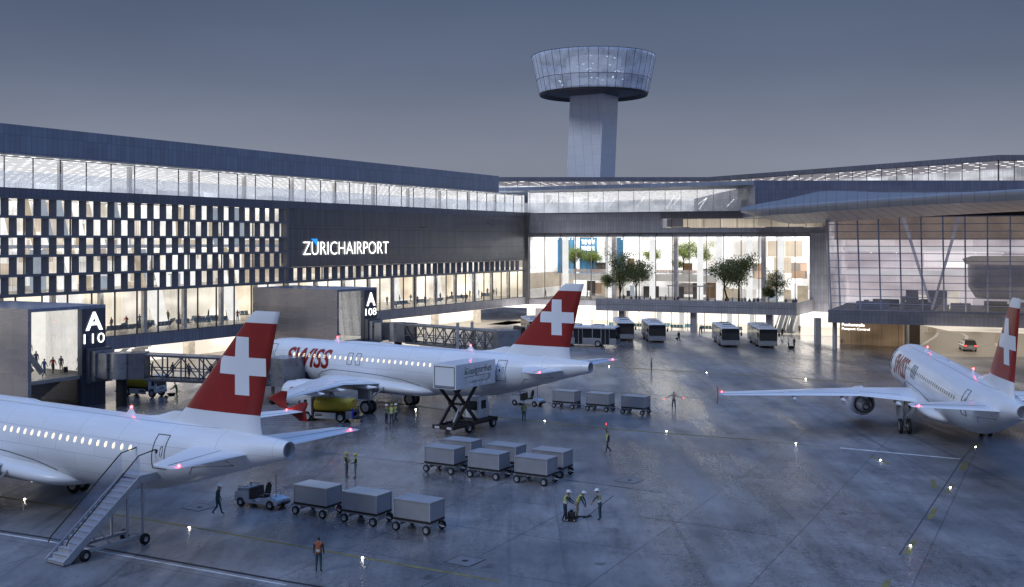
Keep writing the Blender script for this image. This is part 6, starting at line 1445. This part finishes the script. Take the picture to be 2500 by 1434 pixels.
# ------------------------------------------------------------------ trees
def leafm(nm, a, b, tr=.25):
    m, n, l, out = nt(nm)
    oi = n.new('ShaderNodeNewGeometry'); f = oi.outputs['Random Per Island']
    c = mixc(n, l, a, b, f); d = n.new('ShaderNodeBsdfDiffuse'); l.new(c, d.inputs[0]); t = n.new('ShaderNodeBsdfTranslucent'); l.new(c, t.inputs[0])
    x = n.new('ShaderNodeMixShader'); x.inputs[0].default_value = tr; l.new(d.outputs[0], x.inputs[1]); l.new(t.outputs[0], x.inputs[2]); l.new(x.outputs[0], out.inputs[0]); return m
m_leaf = leafm('leaf_dark', (.095, .12, .055), (.32, .34, .16), .55); m_leafi = leafm('leaf_lit', (.16, .22, .05), (.36, .42, .14), .4); m_bark = mat('bark', (.03, .022, .018), .9, 0, .3, 8)
def tree(label, base, h, w, seed, lf, trunk=.28, droop=False, group='trees', dens=1.0, bend=0.0):
    rn = random.Random(seed); t = thing('tree', label, 'tree', base, 0, group)
    q = MB(); top_ = Vector((bend * .3, 0, h * trunk)); q.tube([(0, 0, 0), (bend, 0, h * trunk * .55), top_, (bend * .1, 0, h * .75)], [w * .032, w * .027, w * .024, .02], 8)
    tips = []
    for i in range(9):
        a = 2 * math.pi * (i * .618 + rn.random() * .15); z0_ = h * (trunk + rn.random() * .35); r = w * .5 * (.55 + .4 * rn.random()); zt_ = h * (trunk + .1 + (1 - trunk) * (.25 + .62 * rn.random()))
        if i > 6: zt_ = h * .93; r *= .3
        b = Vector((top_.x, 0, z0_)); e = Vector((math.cos(a) * r, math.sin(a) * r, zt_)); m_ = b.lerp(e, .55) + Vector((0, 0, h * .05))
        q.tube([b, m_, e], [w * .014, w * .01, .012], 6); tips += [(e, 1), (m_, .8)]
        for j in range(2):
            e2 = m_ + Vector((rn.uniform(-1, 1), rn.uniform(-1, 1), rn.uniform(-.2, .8))) * w * .2; q.tube([m_, e2], [w * .007, .008], 5); tips.append((e2, .8))
    q.build('trunk', m_bark, t)
    q = MB(); ls_ = max(.13, w * .034)
    for e, k in tips:
        R_ = w * .23 * k * rn.uniform(.7, 1.3); nl = int(105 * dens)
        for _ in range(nl):
            d = Vector((rn.gauss(0, 1), rn.gauss(0, 1), rn.gauss(0, .8))); d = d.normalized() * R_ * rn.random() ** .45
            if droop: d.z -= rn.random() ** 2 * h * .16
            c = e + d; x = Vector((rn.gauss(0, 1), rn.gauss(0, 1), rn.gauss(0, .7))).normalized(); y = x.orthogonal().normalized(); s_ = ls_ * rn.uniform(.6, 1.3)
            if droop and rn.random() < .5: x = Vector((0, 0, 1)); y = Vector((rn.gauss(0, 1), rn.gauss(0, 1), 0)).normalized(); q.add([c - x * s_ * .8, c + y * s_ * .3, c + x * s_ * .8, c - y * s_ * .3], [(0, 1, 2, 3)])
            else: q.add([c - x * s_ * .7, c + y * s_ * .42, c + x * s_ * .7, c - y * s_ * .42], [(0, 1, 2, 3)])
    q.build('crown', lf, t, fix=False)
    return t
GT = 'dark trees on the terrace'
for u, vtop, wpx, seed, tr, dr, bd, lab in ((1482, 668, 46, 1, .38, False, 0, 'small round dark tree at the left end of the terrace planting'), (1513, 618, 84, 2, .12, False, .1, 'tallest dark tree on the terrace with an upswept right limb'), (1553, 641, 82, 3, .34, True, 0, 'drooping dark tree left of the hall middle, right of the tallest one'), (1767, 640, 84, 4, .38, False, .5, 'broad dark tree with a crooked trunk, left of the right-hand terrace pair'), (1804, 630, 94, 5, .36, True, 0, 'drooping dark tree, right one of the right-hand terrace pair'), (1897, 660, 58, 6, .16, False, 0, 'upright dark tree alone near the right end of the terrace'), (1877, 700, 30, 7, .3, False, 0, 'small dark sapling at the foot of the rightmost terrace tree')):
    m_ = -9.6; b = BW(bs(u, m_), m_, 4.4); k = F / b.y; tree(lab, b, (YH - vtop) / k + H - 4.4, wpx / k, seed, m_leaf, tr, dr, GT, 1.0, bd)
for u, vtop, wpx, seed, lab in ((1403, 597, 40, 11, 'pale green indoor tree, leftmost on the mezzanine by the blue wall'), (1447, 604, 40, 12, 'pale green indoor tree under the wine bar lettering'), (1590, 602, 38, 13, 'pale green indoor tree in the middle of the hall'), (1668, 580, 46, 14, 'tall pale green indoor tree left of the white column'), (1712, 587, 42, 15, 'pale green indoor tree right of the white column'), (1652, 630, 26, 16, 'small pale green indoor tree, lowest of the mezzanine trees')):
    m_ = 12.4; b = BW(bs(u, m_), m_, 8.9); k = F / b.y; tree(lab, b, ((YH - vtop) / k + H - 8.9) * .86, wpx * 1.3 / k, seed, m_leafi, .3, False, 'pale green trees inside the hall', 1.1)
